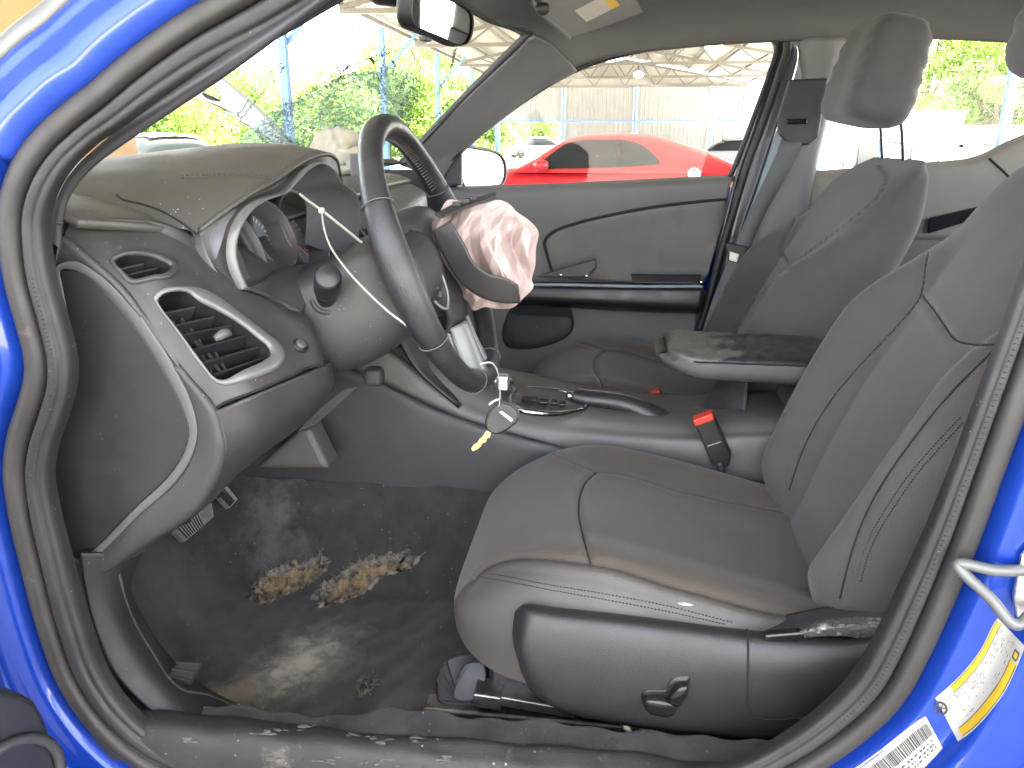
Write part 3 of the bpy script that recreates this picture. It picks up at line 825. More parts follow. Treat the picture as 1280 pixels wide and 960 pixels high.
fr2 = patch([QL([(990, 48, 1.415), (1000, 68, 1.415), (985, 125, 1.415), (966, 180, 1.415), (948, 235, 1.415), (926, 300, 1.415), (900, 400, 1.415)]),
             QL([(1000, 46, 1.40), (1012, 66, 1.40), (997, 125, 1.40), (976, 182, 1.40), (958, 240, 1.40), (936, 300, 1.40), (908, 400, 1.40)])], 6, 40)
mat('pale_frame', (.20, .235, .26), .45, var=(20, .1))
part('pillar_seal', grid(fr2), 'pale_frame', car, solid=.006)
# far B-pillar trim, upper and lower
bp = patch([QL([(1000, 46, 1.41), (1003, 100, 1.41), (984, 160, 1.41), (966, 210, 1.41), (945, 260, 1.41), (920, 330, 1.41), (888, 430, 1.41), (868, 490, 1.41)]),
            QL([(1012, 46, 1.385), (1014, 100, 1.385), (996, 160, 1.385), (980, 210, 1.385), (962, 260, 1.38), (945, 330, 1.38), (915, 430, 1.38), (900, 490, 1.38)]),
            QL([(1040, 46, 1.38), (1032, 100, 1.38), (1022, 160, 1.38), (1010, 210, 1.38), (1000, 260, 1.375), (985, 330, 1.375), (965, 430, 1.375), (955, 490, 1.375)]),
            QL([(1062, 46, 1.40), (1042, 100, 1.40), (1030, 150, 1.40), (1018, 200, 1.40), (1008, 250, 1.395), (995, 330, 1.395), (982, 430, 1.395), (975, 490, 1.395)])], 20, 50)
bpil = part('pillar_trim', grid(bp), 'pillar_trim', car, solid=.01)
pu = part('belt_guide', prism(QL([(985, 100, 1.372), (1034, 98, 1.372), (1022, 170, 1.368), (1008, 182, 1.366), (985, 180, 1.366), (972, 168, 1.368), (970, 150, 1.37)]), (0, -.016, 0)), 'trim_dark', bpil, smooth=False, bevel=(.006, 3))
part('guide_slot', box(Q(996, 152, y=1.345), (.05, .008, .012)), 'gloss_black', pu, smooth=False, bevel=(.003, 2))
# far rear door: belt trim, panel, pillar towards the back
rb = patch([QL([(1012, 214, 1.43), (1060, 210, 1.43), (1120, 206, 1.43), (1180, 201, 1.43), (1220, 195, 1.43), (1260, 176, 1.43), (1320, 150, 1.43)]),
            QL([(1010, 222, 1.405), (1060, 218, 1.405), (1120, 214, 1.405), (1180, 209, 1.405), (1220, 204, 1.405), (1260, 188, 1.405), (1320, 166, 1.405)]),
            QL([(1008, 245, 1.40), (1060, 242, 1.40), (1120, 240, 1.40), (1180, 238, 1.40), (1220, 234, 1.40), (1260, 230, 1.40), (1320, 225, 1.40)]),
            QL([(1000, 300, 1.41), (1060, 300, 1.41), (1120, 300, 1.41), (1180, 300, 1.41), (1220, 300, 1.41), (1260, 300, 1.41), (1320, 300, 1.41)])], 24, 40)
mat('tan_trim', (0.17, 0.158, 0.135), 0.6, bump=(900, .3, 'v', .0004), var=(6, .1))
rdoor = part('rear_door_trim', grid(rb), 'tan_trim', car, solid=.01)
part('rear_door_panel', prism(QL([(995, 300, 1.41), (1320, 292, 1.41), (1320, 520, 1.41), (960, 520, 1.41)]), (0, .03, 0)), 'trim_grey', car, smooth=False)
part('trim_groove', tube(castL(bvh(grid(rb)), [(1236, 198), (1245, 206), (1254, 214), (1262, 222)], 12, .001), .0028, 6), 'seam_dark', rdoor)
hd = part('door_handle_recess', prism(QL([(1160, 272, 1.395), (1230, 256, 1.395), (1230, 270, 1.395), (1158, 292, 1.395)]), (0, -.012, 0)), 'gloss_black', rdoor, smooth=False, bevel=(.004, 2))
part('window_strip', tube(cr(QL([(1012, 213, 1.43), (1022, 168, 1.43), (1036, 112, 1.43), (1050, 66, 1.43), (1066, 50, 1.43), (1150, 46, 1.43), (1230, 44, 1.43), (1330, 44, 1.43)]), 50), .006, 8), 'rubber', car)
# far side window panes
part('side_window', grid(patch([QL([(560, 230, 1.44), (740, 228, 1.44), (918, 220, 1.44)]), QL([(700, 95, 1.43), (850, 50, 1.43), (975, 45, 1.43)])], 4, 4)), 'side_glass', car)
part('side_window', grid(patch([QL([(1008, 218, 1.44), (1160, 210, 1.44), (1340, 150, 1.44)]), QL([(1045, 48, 1.43), (1200, 44, 1.43), (1340, 40, 1.43)])], 4, 4)), 'side_glass', car)
part('footwell_side', box((-.80, 1.455, .62), (.72, .02, .80)), 'trim_dark', car, smooth=False)
part('lower_side', box((.45, 1.455, .45), (1.8, .02, .50)), 'trim_dark', car, smooth=False)
# rear seat, out of focus behind the front seats
rs_ = part('rear_seat', grid(patch([[(1.02, .12, .30), (1.02, .74, .30), (1.02, 1.36, .30)], [(.98, .12, .50), (.98, .74, .50), (.98, 1.36, .50)], [(1.30, .12, .52), (1.30, .74, .52), (1.30, 1.36, .52)],
     [(1.40, .14, .80), (1.40, .74, .80), (1.40, 1.34, .80)], [(1.50, .2, 1.0), (1.50, .74, 1.0), (1.50, 1.28, 1.0)]], 30, 20)), 'seat_fabric_back', car, solid=.03)

# ------------------------------------------------------------------ windshield with its broken patch
WB = [(-.635, .055, 1.012), (-.86, .36, 1.020), (-.96, .74, 1.022), (-.87, 1.10, 1.018), (-.600, 1.375, 1.005)]
WT = [(-.27, .17, 1.328), (-.32, .45, 1.356), (-.335, .74, 1.362), (-.31, 1.03, 1.354), (-.235, 1.282, 1.334)]
WB[4] = tuple(Q(503, 203, y=1.352)); WT[4] = tuple(Q(663, 40, y=1.266))
WM = [tuple((np.array(a_) + np.array(b_)) / 2 + np.array([-.018, 0, .028])) for a_, b_ in zip(WB, WT)]
WM[4] = tuple(Q(588, 114, y=1.308))
WG = patch([WB, WM, WT], 30, 40)
ws = thing('windshield', 'cracked windshield with a shattered web behind the steering wheel', 'windshield', (-1.0, .74, 1.0))
part('pane', grid(WG), 'windshield_glass', ws)
wt_ = bvh(grid(WG))
def on_glass(px_, py_, lift=.002): return cast(wt_, px_, py_, lift)
def crackline(pts, r, jit, seed):
    r_ = np.random.default_rng(seed)
    P = resample(cr(A(pts), 60), 46)
    P = P + r_.normal(0, jit, P.shape)
    q = [on_glass(*p_) for p_ in P]
    q = [x_ for x_ in q if x_ is not None]
    return tube(np.array(q), r, 4) if len(q) > 3 else None
dk, lt = [], []
for k, pts in enumerate([[(404, 128), (430, 104), (455, 92), (470, 90), (474, 98)], [(398, 118), (420, 98), (445, 88)], [(455, 74), (480, 66), (502, 60)], [(478, 60), (479, 75), (476, 95), (480, 120)],
                         [(516, 62), (520, 78), (517, 100), (506, 122)], [(505, 95), (500, 112), (496, 122)], [(442, 30), (436, 42), (430, 52), (415, 75)], [(420, 80), (425, 92), (418, 104)],
                         [(438, 78), (432, 85), (425, 88)], [(570, 55), (568, 66), (565, 80)], [(488, 74), (494, 82), (489, 92)], [(462, 72), (468, 78)], [(510, 60), (522, 74), (524, 92), (512, 116), (494, 136)]]):
    c_ = crackline(pts, .0010, 1.3, k)
    if c_: dk.append(c_)
for k, pts in enumerate([[(300, 175), (340, 148), (380, 122), (410, 106), (440, 92), (470, 88)], [(325, 165), (365, 130), (400, 108)], [(296, 145), (330, 95), (352, 76)], [(300, 148), (340, 100), (355, 82)], [(540, 150), (552, 136), (565, 122)],
                         [(300, 150), (345, 178), (380, 192)], [(322, 158), (324, 170), (335, 178)], [(500, 150), (515, 125), (530, 108)], [(570, 60), (560, 90), (545, 120)]]):
    c_ = crackline(pts, .0010, 1.3, 40 + k)
    if c_: lt.append(c_)
r_ = np.random.default_rng(5)
def in_web(u, v):
    return ((u - 425) / 112) ** 2 + ((v - 146 + (u - 425) * .28) / 58) ** 2 < 1 - .35 * r_.random()
cnt = 0
while cnt < 2600:
    u, v = r_.uniform(300, 540), r_.uniform(80, 210)
    if not in_web(u, v): continue
    cnt += 1
    a_ = r_.choice([.5, 2.3, 1.2]) + r_.normal(0, .5)
    l_ = r_.uniform(2.0, 7.5)
    q0, q1, q2 = on_glass(u, v), on_glass(u + l_ * math.cos(a_) * .5 + r_.normal(0, .8), v + l_ * math.sin(a_) * .5), on_glass(u + l_ * math.cos(a_), v - l_ * math.sin(a_) * .2 + r_.normal(0, 1))
    if q0 is None or q1 is None or q2 is None: continue
    (dk if r_.random() < .22 else lt).append(tube(np.array([q0, q1, q2]), r_.uniform(.0004, .0011), 3, caps=False))
tag(part('crack_lines', merge(*lt), 'crack', ws), kind='stuff')
tag(part('dark_cracks', merge(*dk), 'crack_dark', ws), kind='stuff')
bl = cr(A([(300, 172), (322, 150), (360, 128), (400, 106), (440, 90), (472, 84), (505, 78), (518, 100), (500, 140), (470, 180), (440, 210), (360, 210), (310, 196)]), 60, closed=True)
bl3 = np.array([x_ for x_ in (on_glass(*p_, .004) for p_ in bl) if x_ is not None])
part('crazed_area', grid(np.array([bl3.mean(0) * (1 - s) + bl3 * s for s in np.linspace(.02, 1, 8)]), cv=True), 'crack_haze', ws)
# black band and cowl at its foot
part('cowl', grid(patch([[tuple(np.array(p_) + np.array([.02, 0, -.004])) for p_ in WB], [tuple(np.array(p_) + np.array([-.06, 0, .004])) for p_ in WB], [tuple(np.array(p_) + np.array([-.14, 0, -.045])) for p_ in WB]], 8, 30)), 'black_plastic', car, solid=.004)
part('windshield_header', tube(cr(A(WT) + np.array([.0, 0, .004]), 40), .011, 8), 'trim_dark', car)
part('windshield_edge', tube(cr(np.array([WB[4], WM[4], WT[4]]), 40), .010, 8), 'trim_dark', car)
# the buckled hood, bent up beyond the glass
hx = [(246, 78), (262, 84), (282, 99), (304, 117), (330, 140), (352, 162), (368, 182), (352, 182), (330, 166), (312, 156), (296, 141), (276, 131), (254, 124), (226, 114)]
hp = QL([(a_, b_, 1.15) for a_, b_ in hx])
hole = QL([(a_, b_, 1.15) for a_, b_ in [(256, 104), (264, 97), (272, 103), (280, 114), (284, 126), (276, 127), (262, 121)]])
bm = bmesh.new()
def ringv(P): return [bm.verts.new(tuple(p_)) for p_ in P]
o1, i1 = ringv(cr(hp, 48, closed=True)), ringv(cr(hole, 24, closed=True))
ed = [bm.edges.new((o1[k], o1[(k + 1) % 48])) for k in range(48)] + [bm.edges.new((i1[k], i1[(k + 1) % 24])) for k in range(24)]
bmesh.ops.triangle_fill(bm, use_beauty=True, edges=ed)
me = bpy.data.meshes.new('buckled_hood'); bm.to_mesh(me); bm.free()
me.materials.append(MATS['grey_paint'])
bh = bpy.data.objects.new('hood_hinge_arm', me); COL.objects.link(bh); bh.parent = car
bh.matrix_parent_inverse = Matrix.Translation(-Vector(car.location))
s_ = bh.modifiers.new('solid', 'SOLIDIFY'); s_.thickness = .03
part('hood_flange', tube(cr(QL([(a_, b_, 1.13) for a_, b_ in [(226, 112), (254, 121), (284, 134), (312, 150), (336, 163), (372, 184)]]), 30), .009, 8), 'trim_dark', car)

# ================================================================== DASHBOARD
dash = thing('dashboard', 'dark grey dashboard with air vents and open instrument cluster hood', 'dashboard', (-.75, .74, .55))
ENDY = .072
edgeO = [(78, 296), (110, 322), (150, 358), (176, 392), (200, 430), (232, 470), (265, 510), (276, 545), (277, 565), (266, 600), (236, 640), (170, 684), (105, 730)]
# end cap: dark access panel, pale moulded rim, grained border
capO = [(76, 338), (92, 338), (118, 352), (150, 385), (180, 425), (208, 470), (230, 515), (236, 540), (230, 566), (212, 594), (170, 634), (108, 694), (96, 700), (86, 686), (72, 640), (63, 595), (66, 560), (80, 522), (91, 490), (92, 455), (86, 400), (79, 360)]
rimO = [(70, 334), (92, 326), (122, 340), (158, 372), (190, 414), (219, 460), (241, 508), (247, 540), (240, 570), (220, 602), (176, 642), (110, 704), (95, 712), (80, 690), (66, 640), (57, 595), (60, 556), (74, 520), (85, 488), (86, 455), (80, 400), (72, 360)]
def loop(L, y, n=120): return cr(QL([(a_, b_, y) for a_, b_ in L]), n, closed=True)
part('access_panel', prism(resample(loop(capO, ENDY + .004), 90, True), (0, .004, 0)), 'endcap_plastic', dash, smooth=False, bevel=(.0015, 2))
rimG = np.array([loop(capO, ENDY + .006), loop(capO, ENDY + .001), loop(capO, ENDY - .0005) * .85 + loop(rimO, ENDY - .0005) * .15, loop(capO, ENDY - .001) * .2 + loop(rimO, ENDY - .001) * .8, loop(rimO, ENDY), loop(rimO, ENDY + .012)])
mat('rim_grey', (0.075, 0.072, 0.068), 0.5, bump=(1500, .25, 'v', .0003), var=(9, .1))
part('panel_rim', grid(rimG, cv=True), 'rim_grey', dash)
brd = patch([QL([(a_, b_, ENDY + .006) for a_, b_ in [(70, 330), (92, 324), (122, 338), (158, 370), (190, 412), (219, 458), (241, 506), (247, 530), (247, 545), (240, 570), (222, 600), (176, 642), (112, 704)]]),
             QL([(a_ * .45 + c_ * .55, b_ * .45 + d_ * .55, ENDY + .002) for (a_, b_), (c_, d_) in zip([(70, 330), (92, 324), (122, 338), (158, 370), (190, 412), (219, 458), (241, 506), (247, 530), (247, 545), (240, 570), (222, 600), (176, 642), (112, 704)], edgeO)]),
             QL([(a_, b_, ENDY + .004) for a_, b_ in edgeO]),
             QL([(a_ + 5, b_ + 1, ENDY + .022) for a_, b_ in edgeO])], 16, 90)
part('end_border', grid(brd), 'dash_plastic', dash, solid=.004)
# vent pod: the face towards the driver's door
pod = patch([QL([(79, 296, .074), (148, 356, .074), (200, 430, .074), (266, 512, .076)]),
             QL([(84, 288, .084), (158, 345, .085), (215, 418, .085), (280, 502, .088)]),
             QL([(130, 282, .112), (205, 344, .112), (262, 415, .112), (318, 488, .112)]),
             QL([(205, 292, .165), (270, 362, .165), (314, 414, .165), (360, 470, .165)]),
             QL([(292, 345, .215), (336, 390, .212), (362, 424, .212), (384, 459, .212)]),
             QL([(352, 384, .245), (378, 402, .245), (392, 428, .245), (402, 456, .245)]),
             QL([(362, 380, .275), (386, 398, .275), (398, 424, .275), (406, 450, .275)])], 70, 60)
podVF = grid(pod)
PB = bvh(podVF)
vent_in = [(197, 376), (204, 368), (234, 365), (249, 376), (274, 389), (296, 402), (322, 422), (337, 436), (338, 444), (330, 451), (302, 464), (279, 475), (270, 473), (251, 451), (223, 413), (199, 381)]
vent_out = [(191, 373), (199, 363), (226, 360), (255, 362), (274, 372), (302, 394), (330, 415), (352, 434), (356, 445), (349, 458), (311, 475), (281, 482), (270, 479), (255, 463), (217, 410), (194, 379)]
dv_in = [(143, 327), (152, 321), (180, 319), (200, 325), (214, 334), (207, 342), (190, 345), (165, 349), (155, 341)]
dv_out = [(137, 325), (150, 317), (184, 315), (208, 322), (224, 334), (214, 347), (192, 351), (162, 355), (149, 342)]
# openings are cut: faces whose photo position falls inside a vent mouth are left out
def proj(P):
    v = np.asarray(P) - _C
    w = v @ _F
    return np.stack([640 + FPX * (v @ _Rt) / w, 480 - FPX * (v @ _U) / w], -1)
pod_f = patch([pod[i] for i in range(0, 70)], 210, 180)
Vp, Fp = grid(pod_f)
cen = np.array([np.mean(Vp[list(f)], 0) for f in Fp]); pc = proj(cen)
keep = ~(inside(pc, cr(A(vent_in), 80, closed=True)) | inside(pc, cr(A(dv_in), 60, closed=True)))
part('vent_pod', (Vp, [f for f, k in zip(Fp, keep) if k]), 'dash_plastic', dash)
def pq(L, n, lift): return np.array([cast(PB, a_, b_, lift) for a_, b_ in cr(A(L), n, closed=True)])
pn = np.array([.66, -.22, .72]); pn /= np.linalg.norm(pn)
def vent(name, o_, i_, depth, slats, m_frame, nslat_cross=0):
    a0, a1 = pq(o_, 90, .0005), pq(o_, 90, .004)
    b1, b0 = pq(i_, 90, .0035), pq(i_, 90, -.012)
    fr = part(name, grid(np.array([a0, a1 * .8 + b1 * .2 + pn * .001, a1 * .3 + b1 * .7, b1, b1 * .7 + b0 * .3]), cv=True), m_frame, dash)
    part('duct_wall', grid(np.array([b1 * .7 + b0 * .3, b0, b0 - pn * depth]), cv=True), 'black_plastic', fr)
    c_ = b0 - pn * depth
    part('duct_back', grid(np.array([c_, c_.mean(0) + 0 * c_]), cv=True), 'seam_dark', fr)
    for (x0, y0, x1, y1) in slats:
        q0, q1 = cast(PB, x0, y0, -.010), cast(PB, x1, y1, -.010)
        t = (q1 - q0) / np.linalg.norm(q1 - q0)
        ds = -pn * .85 + np.cross(t, pn) * .25
        ds /= np.linalg.norm(ds)
        G = np.array([[q0 + ds * s, q1 + ds * s] for s in (0, .022)])
        part('slat', grid(G), 'black_plastic', fr, solid=.0035, offset=0, bevel=(.001, 2), smooth=False)
    return fr
vf = vent('side_vent', vent_out, vent_in, .035, [(203, 389, 250, 378), (216, 405, 274, 390), (224, 417, 296, 401), (238, 436, 313, 414), (251, 453, 333, 427), (263, 469, 338, 441)], 'silver_paint')
# thumb wheel on the middle slat, upright vanes behind
q0, q1 = cast(PB, 268, 424, .001), cast(PB, 287, 418, .001)
part('vent_thumb_tab', tube(cr([q0, (q0 + q1) / 2 + pn * .006, q1], 10), [.004, .005, .006, .0065, .0065, .006, .006, .005, .004, .003], 8), 'trim_grey', vf)
for x0, y0 in ((216, 397), (232, 393), (234, 411), (247, 408), (250, 425), (256, 423), (256, 445), (268, 441), (281, 437), (262, 461), (275, 457), (288, 452)):
    a_, b_ = cast(PB, x0 - 2, y0 - 5, -.024), cast(PB, x0 + 3, y0 + 5, -.024)
    part('vane', bar(a_, b_, .0016, .004), 'trim_dark', vf, smooth=False)
vent('defroster_vent', dv_out, dv_in, .02, [(147, 331, 184, 321), (155, 339, 202, 327), (165, 347, 211, 336)], 'dash_plastic')
# dimmer knob
kc = cast(PB, 375, 432, 0.0)
def disc_stack(c, n, prof, m, name, parent, seg=26):
    n = np.array(n, float) / np.linalg.norm(n)
    s = np.cross(n, [0, 0, 1.0]); s /= np.linalg.norm(s); u = np.cross(s, n)
    G = np.array([[c + n * h + (s * math.cos(a_) + u * math.sin(a_)) * r for a_ in np.linspace(0, 2 * np.pi, seg, endpoint=False)] for r, h in prof])
    V, Fs = grid(G, cv=True)
    return part(name, (V, Fs), m, parent)
kn = disc_stack(kc, pn, [(.0115, -.001), (.0115, .003), (.010, .004), (.009, .001), (.008, .001)], 'black_plastic', 'dimmer_bezel', dash)
disc_stack(kc, pn, [(.0075, 0), (.0072, .005), (.0055, .0065), (.003, .006), (.0001, .006)], 'trim_grey', 'dimmer_knob', kn)

# hood over the cluster: lip, skin going forward to the glass
lip = cr(QL([(243, 293, .19), (256, 283, .20), (273, 270, .215), (296, 254, .24), (320, 238, .27), (343, 226, .30), (364, 211, .34), (382, 200, .38), (398, 194, .42), (411, 193, .46), (420, 199, .495), (424, 214, .53), (428, 238, .56)]), 90)
def fwd(P, dx, dz, dy=0): return P + np.array([dx, dy, dz])
yk = np.linspace(0, 1, 90)[:, None]
r1 = lip + np.array([-.012, 0, .006]) * 1.0
r2 = lip + np.concatenate([-.06 + 0 * yk, -.012 - .0 * yk + .03 * yk * 0, .012 + .004 * yk], 1)
r3 = lip + np.concatenate([-.16 + .02 * yk, -.03 + .06 * yk, .010 + .016 * (1 - yk)], 1)
r4 = lip + np.concatenate([-.32 + .0 * yk, -.06 + .10 * yk, .038 * (1 - yk) - .030 * yk], 1)
r5 = lip + np.concatenate([-.48 + .0 * yk, -.08 + .14 * yk, .040 * (1 - yk) - .075 * yk], 1)
hoodS = np.stack([cr(np.array([lip[j], r1[j], r2[j], r3[j], r4[j], r5[j]]), 40, uniform=True) for j in range(90)], 1)
part('cluster_hood', grid(hoodS), 'dash_top', dash)
part('hood_lip', tube(lip[2:], .0035, 6), 'dash_top', dash)
HB = bvh(grid(hoodS))
for L in ([(226, 220), (260, 218), (300, 217), (325, 219), (340, 224), (343, 229)], [(228, 223), (260, 221), (300, 220), (322, 222), (334, 226), (338, 231)]):
    P = castL(HB, L, 40, .0008)
    if len(P) > 6:
        d_ = [tube(P[i:i + 2], .0007, 4) for i in range(0, len(P) - 1, 2)]
        tag(part('stitching', merge(*d_), 'thread', dash), kind='stuff')
# dash top: from the rear edge to the foot of the windshield, whole width of the car
tp = patch([[(-.612, .076, 1.003), (-.565, .16, .988), (-.55, .26, .965), (-.55, .45, .965), (-.50, .60, .985), (-.48, .80, 1.0), (-.50, 1.10, 1.0), (-.56, 1.41, .985)],
            [(-.632, .074, 1.012), (-.62, .16, 1.010), (-.61, .26, 1.000), (-.60, .45, 1.0), (-.55, .60, 1.003), (-.53, .80, 1.012), (-.56, 1.10, 1.012), (-.61, 1.41, 1.0)],
            [(-.645, .070, 1.020), (-.69, .16, 1.026), (-.72, .26, 1.022), (-.74, .45, 1.022), (-.72, .60, 1.016), (-.70, .80, 1.016), (-.72, 1.10, 1.014), (-.74, 1.41, 1.005)],
            [(-.625, .066, 1.022), (-.72, .16, 1.026), (-.80, .26, 1.026), (-.86, .45, 1.026), (-.87, .60, 1.018), (-.87, .80, 1.016), (-.82, 1.10, 1.012), (-.66, 1.41, 1.004)],
            [(-.64, .06, 1.012), (-.745, .16, 1.014), (-.835, .26, 1.016), (-.905, .45, 1.016), (-.945, .60, 1.016), (-.95, .80, 1.014), (-.88, 1.10, 1.008), (-.64, 1.40, 1.0)]], 40, 80)
part('dash_top', grid(tp), 'dash_top', dash, solid=.01)
# web between pod top edge and dash top / hood flank
podtop = pod[:, 0][::1]
pt = resample(podtop, 90)
tpl = np.array([q for q in resample(tp[0, 0:34], 90)])
part('pod_shoulder', grid(np.stack([cr(np.array([pt[j], pt[j] * .6 + tpl[j] * .4 + np.array([0.004, 0, .012]), tpl[j] + np.array([-.01, 0, .004]), tpl[j] + np.array([-.05, 0, .012])]), 10, uniform=True) for j in range(90)], 1)), 'dash_plastic', dash)
TPB = bvh(merge(grid(hoodS), grid(tp)))
for L in ([(146, 244), (152, 249), (176, 255), (202, 264), (228, 279), (246, 293)],):
    P = castL(TPB, L, 40, .0006)
    if len(P) > 6: part('panel_gap', tube(P, .0014, 5), 'seam_dark', dash)
# cluster bezel: bright rim with a sunk inner wall, dark barrel housings behind
bo = [(303, 362, .200), (291, 335, .195), (288, 316, .195), (292, 289, .20), (306, 264, .225), (328, 248, .265), (358, 238, .315), (370, 226, .335), (384, 211, .36), (403, 203, .395), (418, 212, .425), (428, 227, .45), (444, 240, .485), (450, 256, .505), (449, 290, .52), (446, 312, .525)]
bi = [(320, 362, .215), (308, 335, .205), (304, 316, .205), (310, 286, .212), (324, 264, .235), (340, 253, .27), (362, 242, .317), (373, 230, .337), (387, 216, .362), (403, 207, .395), (415, 215, .424), (424, 230, .448), (440, 243, .482), (446, 258, .502), (445, 290, .517), (442, 312, .522)]
bO, bI = cr(QL(bo), 120), cr(QL(bi), 120)
bI = bO * .38 + bI * .62
part('cluster_bezel', grid(np.stack([cr(np.array([bO[j] + np.array([-.006, 0, -.0]), bO[j], bO[j] * .5 + bI[j] * .5 + np.array([.002, 0, 0]), bI[j] + np.array([-.002, 0, 0]), bI[j] + np.array([-.012, 0, 0])]), 9) for j in range(120)], 1)), 'silver_paint', dash)
cw = np.stack([cr(np.array([bI[j] + np.array([-.010, 0, 0]), bI[j] + np.array([-.05, 0, -.003]), bI[j] * .85 + bI.mean(0) * .15 + np.array([-.075, 0, 0])]), 8) for j in range(120)], 1)
mat('binnacle', (.11, .105, .112), .45, var=(12, .12), specks=(120, .08, DUST))
part('cluster_wall', grid(cw), 'binnacle', dash)
lipf = resample(lip[2:80], 120); bOf = resample(bO, 120)
part('hood_flank', grid(np.stack([cr(np.array([lipf[j], lipf[j] * .6 + bOf[j] * .4 + np.array([-.012, 0, -.006]), bOf[j] + np.array([-.006, 0, 0])]), 8) for j in range(120)], 1)), 'dash_plastic', dash)
cb0 = np.array([-.565, .36, .965])
part('cluster_back', prism([(-.575, .20, .86), (-.575, .55, .86), (-.60, .55, 1.02), (-.60, .20, 1.0)], (-.01, 0, 0)), 'binnacle', dash, smooth=False)
gn = np.array([.93, -.10, .36]); gn /= np.linalg.norm(gn)
for gy, gr, gz, gxo in ((.255, .062, .945, -.535), (.375, .050, .955, -.530), (.480, .062, .950, -.525)):
    gc = np.array([gxo, gy, gz])
    gb = disc_stack(gc, gn, [(gr * 1.0, -.02), (gr, .026), (gr * 1.04, .028), (gr * 1.06, .024), (gr * 1.06, -.02)], 'trim_grey', 'gauge_barrel', dash, 40)
    disc_stack(gc, gn, [(gr * .99, -.012), (gr * .5, -.012), (.0005, -.012)], 'dial', 'dial_face', gb, 40)
    s = np.cross(gn, [0, 0, 1.0]); s /= np.linalg.norm(s); u = np.cross(s, gn)
    tk = []
    for a_ in np.linspace(-2.1, 2.1, 25):
        d_ = s * math.sin(a_) + u * math.cos(a_)
        tk.append(bar(gc + gn * -.0112 + d_ * gr * .76, gc + gn * -.0112 + d_ * gr * .92, .0022, .0006))
    tag(part('dial_ticks', merge(*tk), 'dial_mark', gb), kind='stuff')
    d_ = s * -.7 - u * .7
    part('needle', bar(gc + gn * -.007, gc + gn * -.007 + d_ * gr * .8, .0022, .001), 'orange_mark', gb, smooth=False)
    if gy < .3:
        disc_stack(gc, gn, [(gr * .97, .012), (gr * .92, .020), (gr * .92, .004)], 'trim_dark', 'barrel_liner', gb, 40)
part('hood_base', grid(patch([QL([(236, 300, .188), (262, 318, .200), (284, 338, .212), (305, 358, .225), (345, 384, .250)]), QL([(244, 294, .200), (272, 308, .212), (290, 326, .215), (302, 350, .220), (330, 374, .245)]), QL([(262, 284, .225), (290, 300, .235), (302, 320, .235), (312, 345, .24), (335, 366, .26)])], 14, 24)), 'dash_plastic', dash)
# binnacle floor between bezel and column
part('cluster_shelf', grid(patch([QL([(303, 362, .20), (330, 372, .23), (345, 380, .25), (372, 396, .27)]), QL([(330, 352, .25), (350, 352, .28), (375, 356, .30), (400, 352, .33)]), QL([(340, 345, .29), (370, 335, .34), (410, 330, .40), (447, 312, .50)])], 16, 24)), 'trim_dark', dash, solid=.006)
# knee panel below the pod
kp2 = patch([QL([(267, 513, .078), (277, 548, .078), (276, 570, .080), (264, 603, .085), (234, 642, .095), (104, 732, .11)]),
             QL([(284, 506, .092), (298, 545, .100), (294, 570, .108), (278, 600, .12), (247, 634, .14), (118, 722, .16)]),
             QL([(330, 486, .13), (342, 520, .15), (338, 545, .165), (322, 566, .19), (285, 588, .22), (215, 632, .27)]),
             QL([(402, 457, .245), (406, 482, .255), (392, 508, .28), (372, 530, .30), (340, 552, .34), (290, 580, .40)]),
             QL([(408, 452, .33), (412, 476, .34), (400, 502, .36), (384, 520, .38), (356, 540, .42), (322, 562, .47)])], 50, 60)
part('knee_panel', grid(kp2), 'dash_plastic', dash, solid=.006)
seamp = pod[3:, -1] + np.array([.002, 0, -.0005])
part('panel_gap', tube(resample(seamp, 40), .0016, 5), 'seam_dark', dash)
# passenger half: face below the top, with the centre vent seen through the wheel
pf = patch([[(-.50, .60, .985), (-.48, .80, 1.0), (-.50, 1.10, 1.0), (-.56, 1.41, .985)], [(-.44, .60, .94), (-.42, .80, .955), (-.45, 1.10, .96), (-.52, 1.41, .95)],
            [(-.43, .60, .86), (-.41, .80, .86), (-.46, 1.10, .84), (-.55, 1.41, .84)], [(-.46, .60, .72), (-.44, .80, .72), (-.55, 1.10, .66), (-.62, 1.41, .66)], [(-.62, .60, .56), (-.60, .80, .56), (-.75, 1.10, .52), (-.78, 1.41, .52)]], 30, 40)
part('passenger_face', grid(pf), 'trim_grey', dash, solid=.01)
pfb = bvh(grid(pf))
cv_o = cr(A([(472, 240), (484, 232), (500, 236), (512, 252), (517, 270), (508, 277), (490, 275), (478, 262)]), 60, closed=True)
cvp = [cast(pfb, a_, b_, .004) for a_, b_ in cv_o]
if all(q is not None for q in cvp):
    cvp = np.array(cvp)
    cvf = part('centre_vent', tube(cvp, .0045, 8, closed=True), 'satin_silver', dash)
    part('duct_back', grid(np.array([cvp, cvp.mean(0) + 0 * cvp]), cv=True), 'seam_dark', cvf)
    for a_, b_, c_, d_ in ((482, 246, 506, 244), (486, 256, 512, 254), (492, 266, 514, 264)):
        q0, q1 = cast(pfb, a_, b_, .006), cast(pfb, c_, d_, .006)
        if q0 is not None and q1 is not None: part('slat', bar(q0, q1, .006, .004), 'black_plastic', cvf, smooth=False)
part('centre_stack', grid(patch([[(-.44, .60, .95), (-.42, .74, .96), (-.44, .88, .95)], [(-.40, .60, .80), (-.38, .74, .80), (-.40, .88, .80)], [(-.36, .61, .70), (-.34, .74, .70), (-.36, .87, .70)], [(-.28, .62, .62), (-.26, .74, .625), (-.28, .86, .62)]], 20, 20)), 'black_plastic', dash, solid=.006)
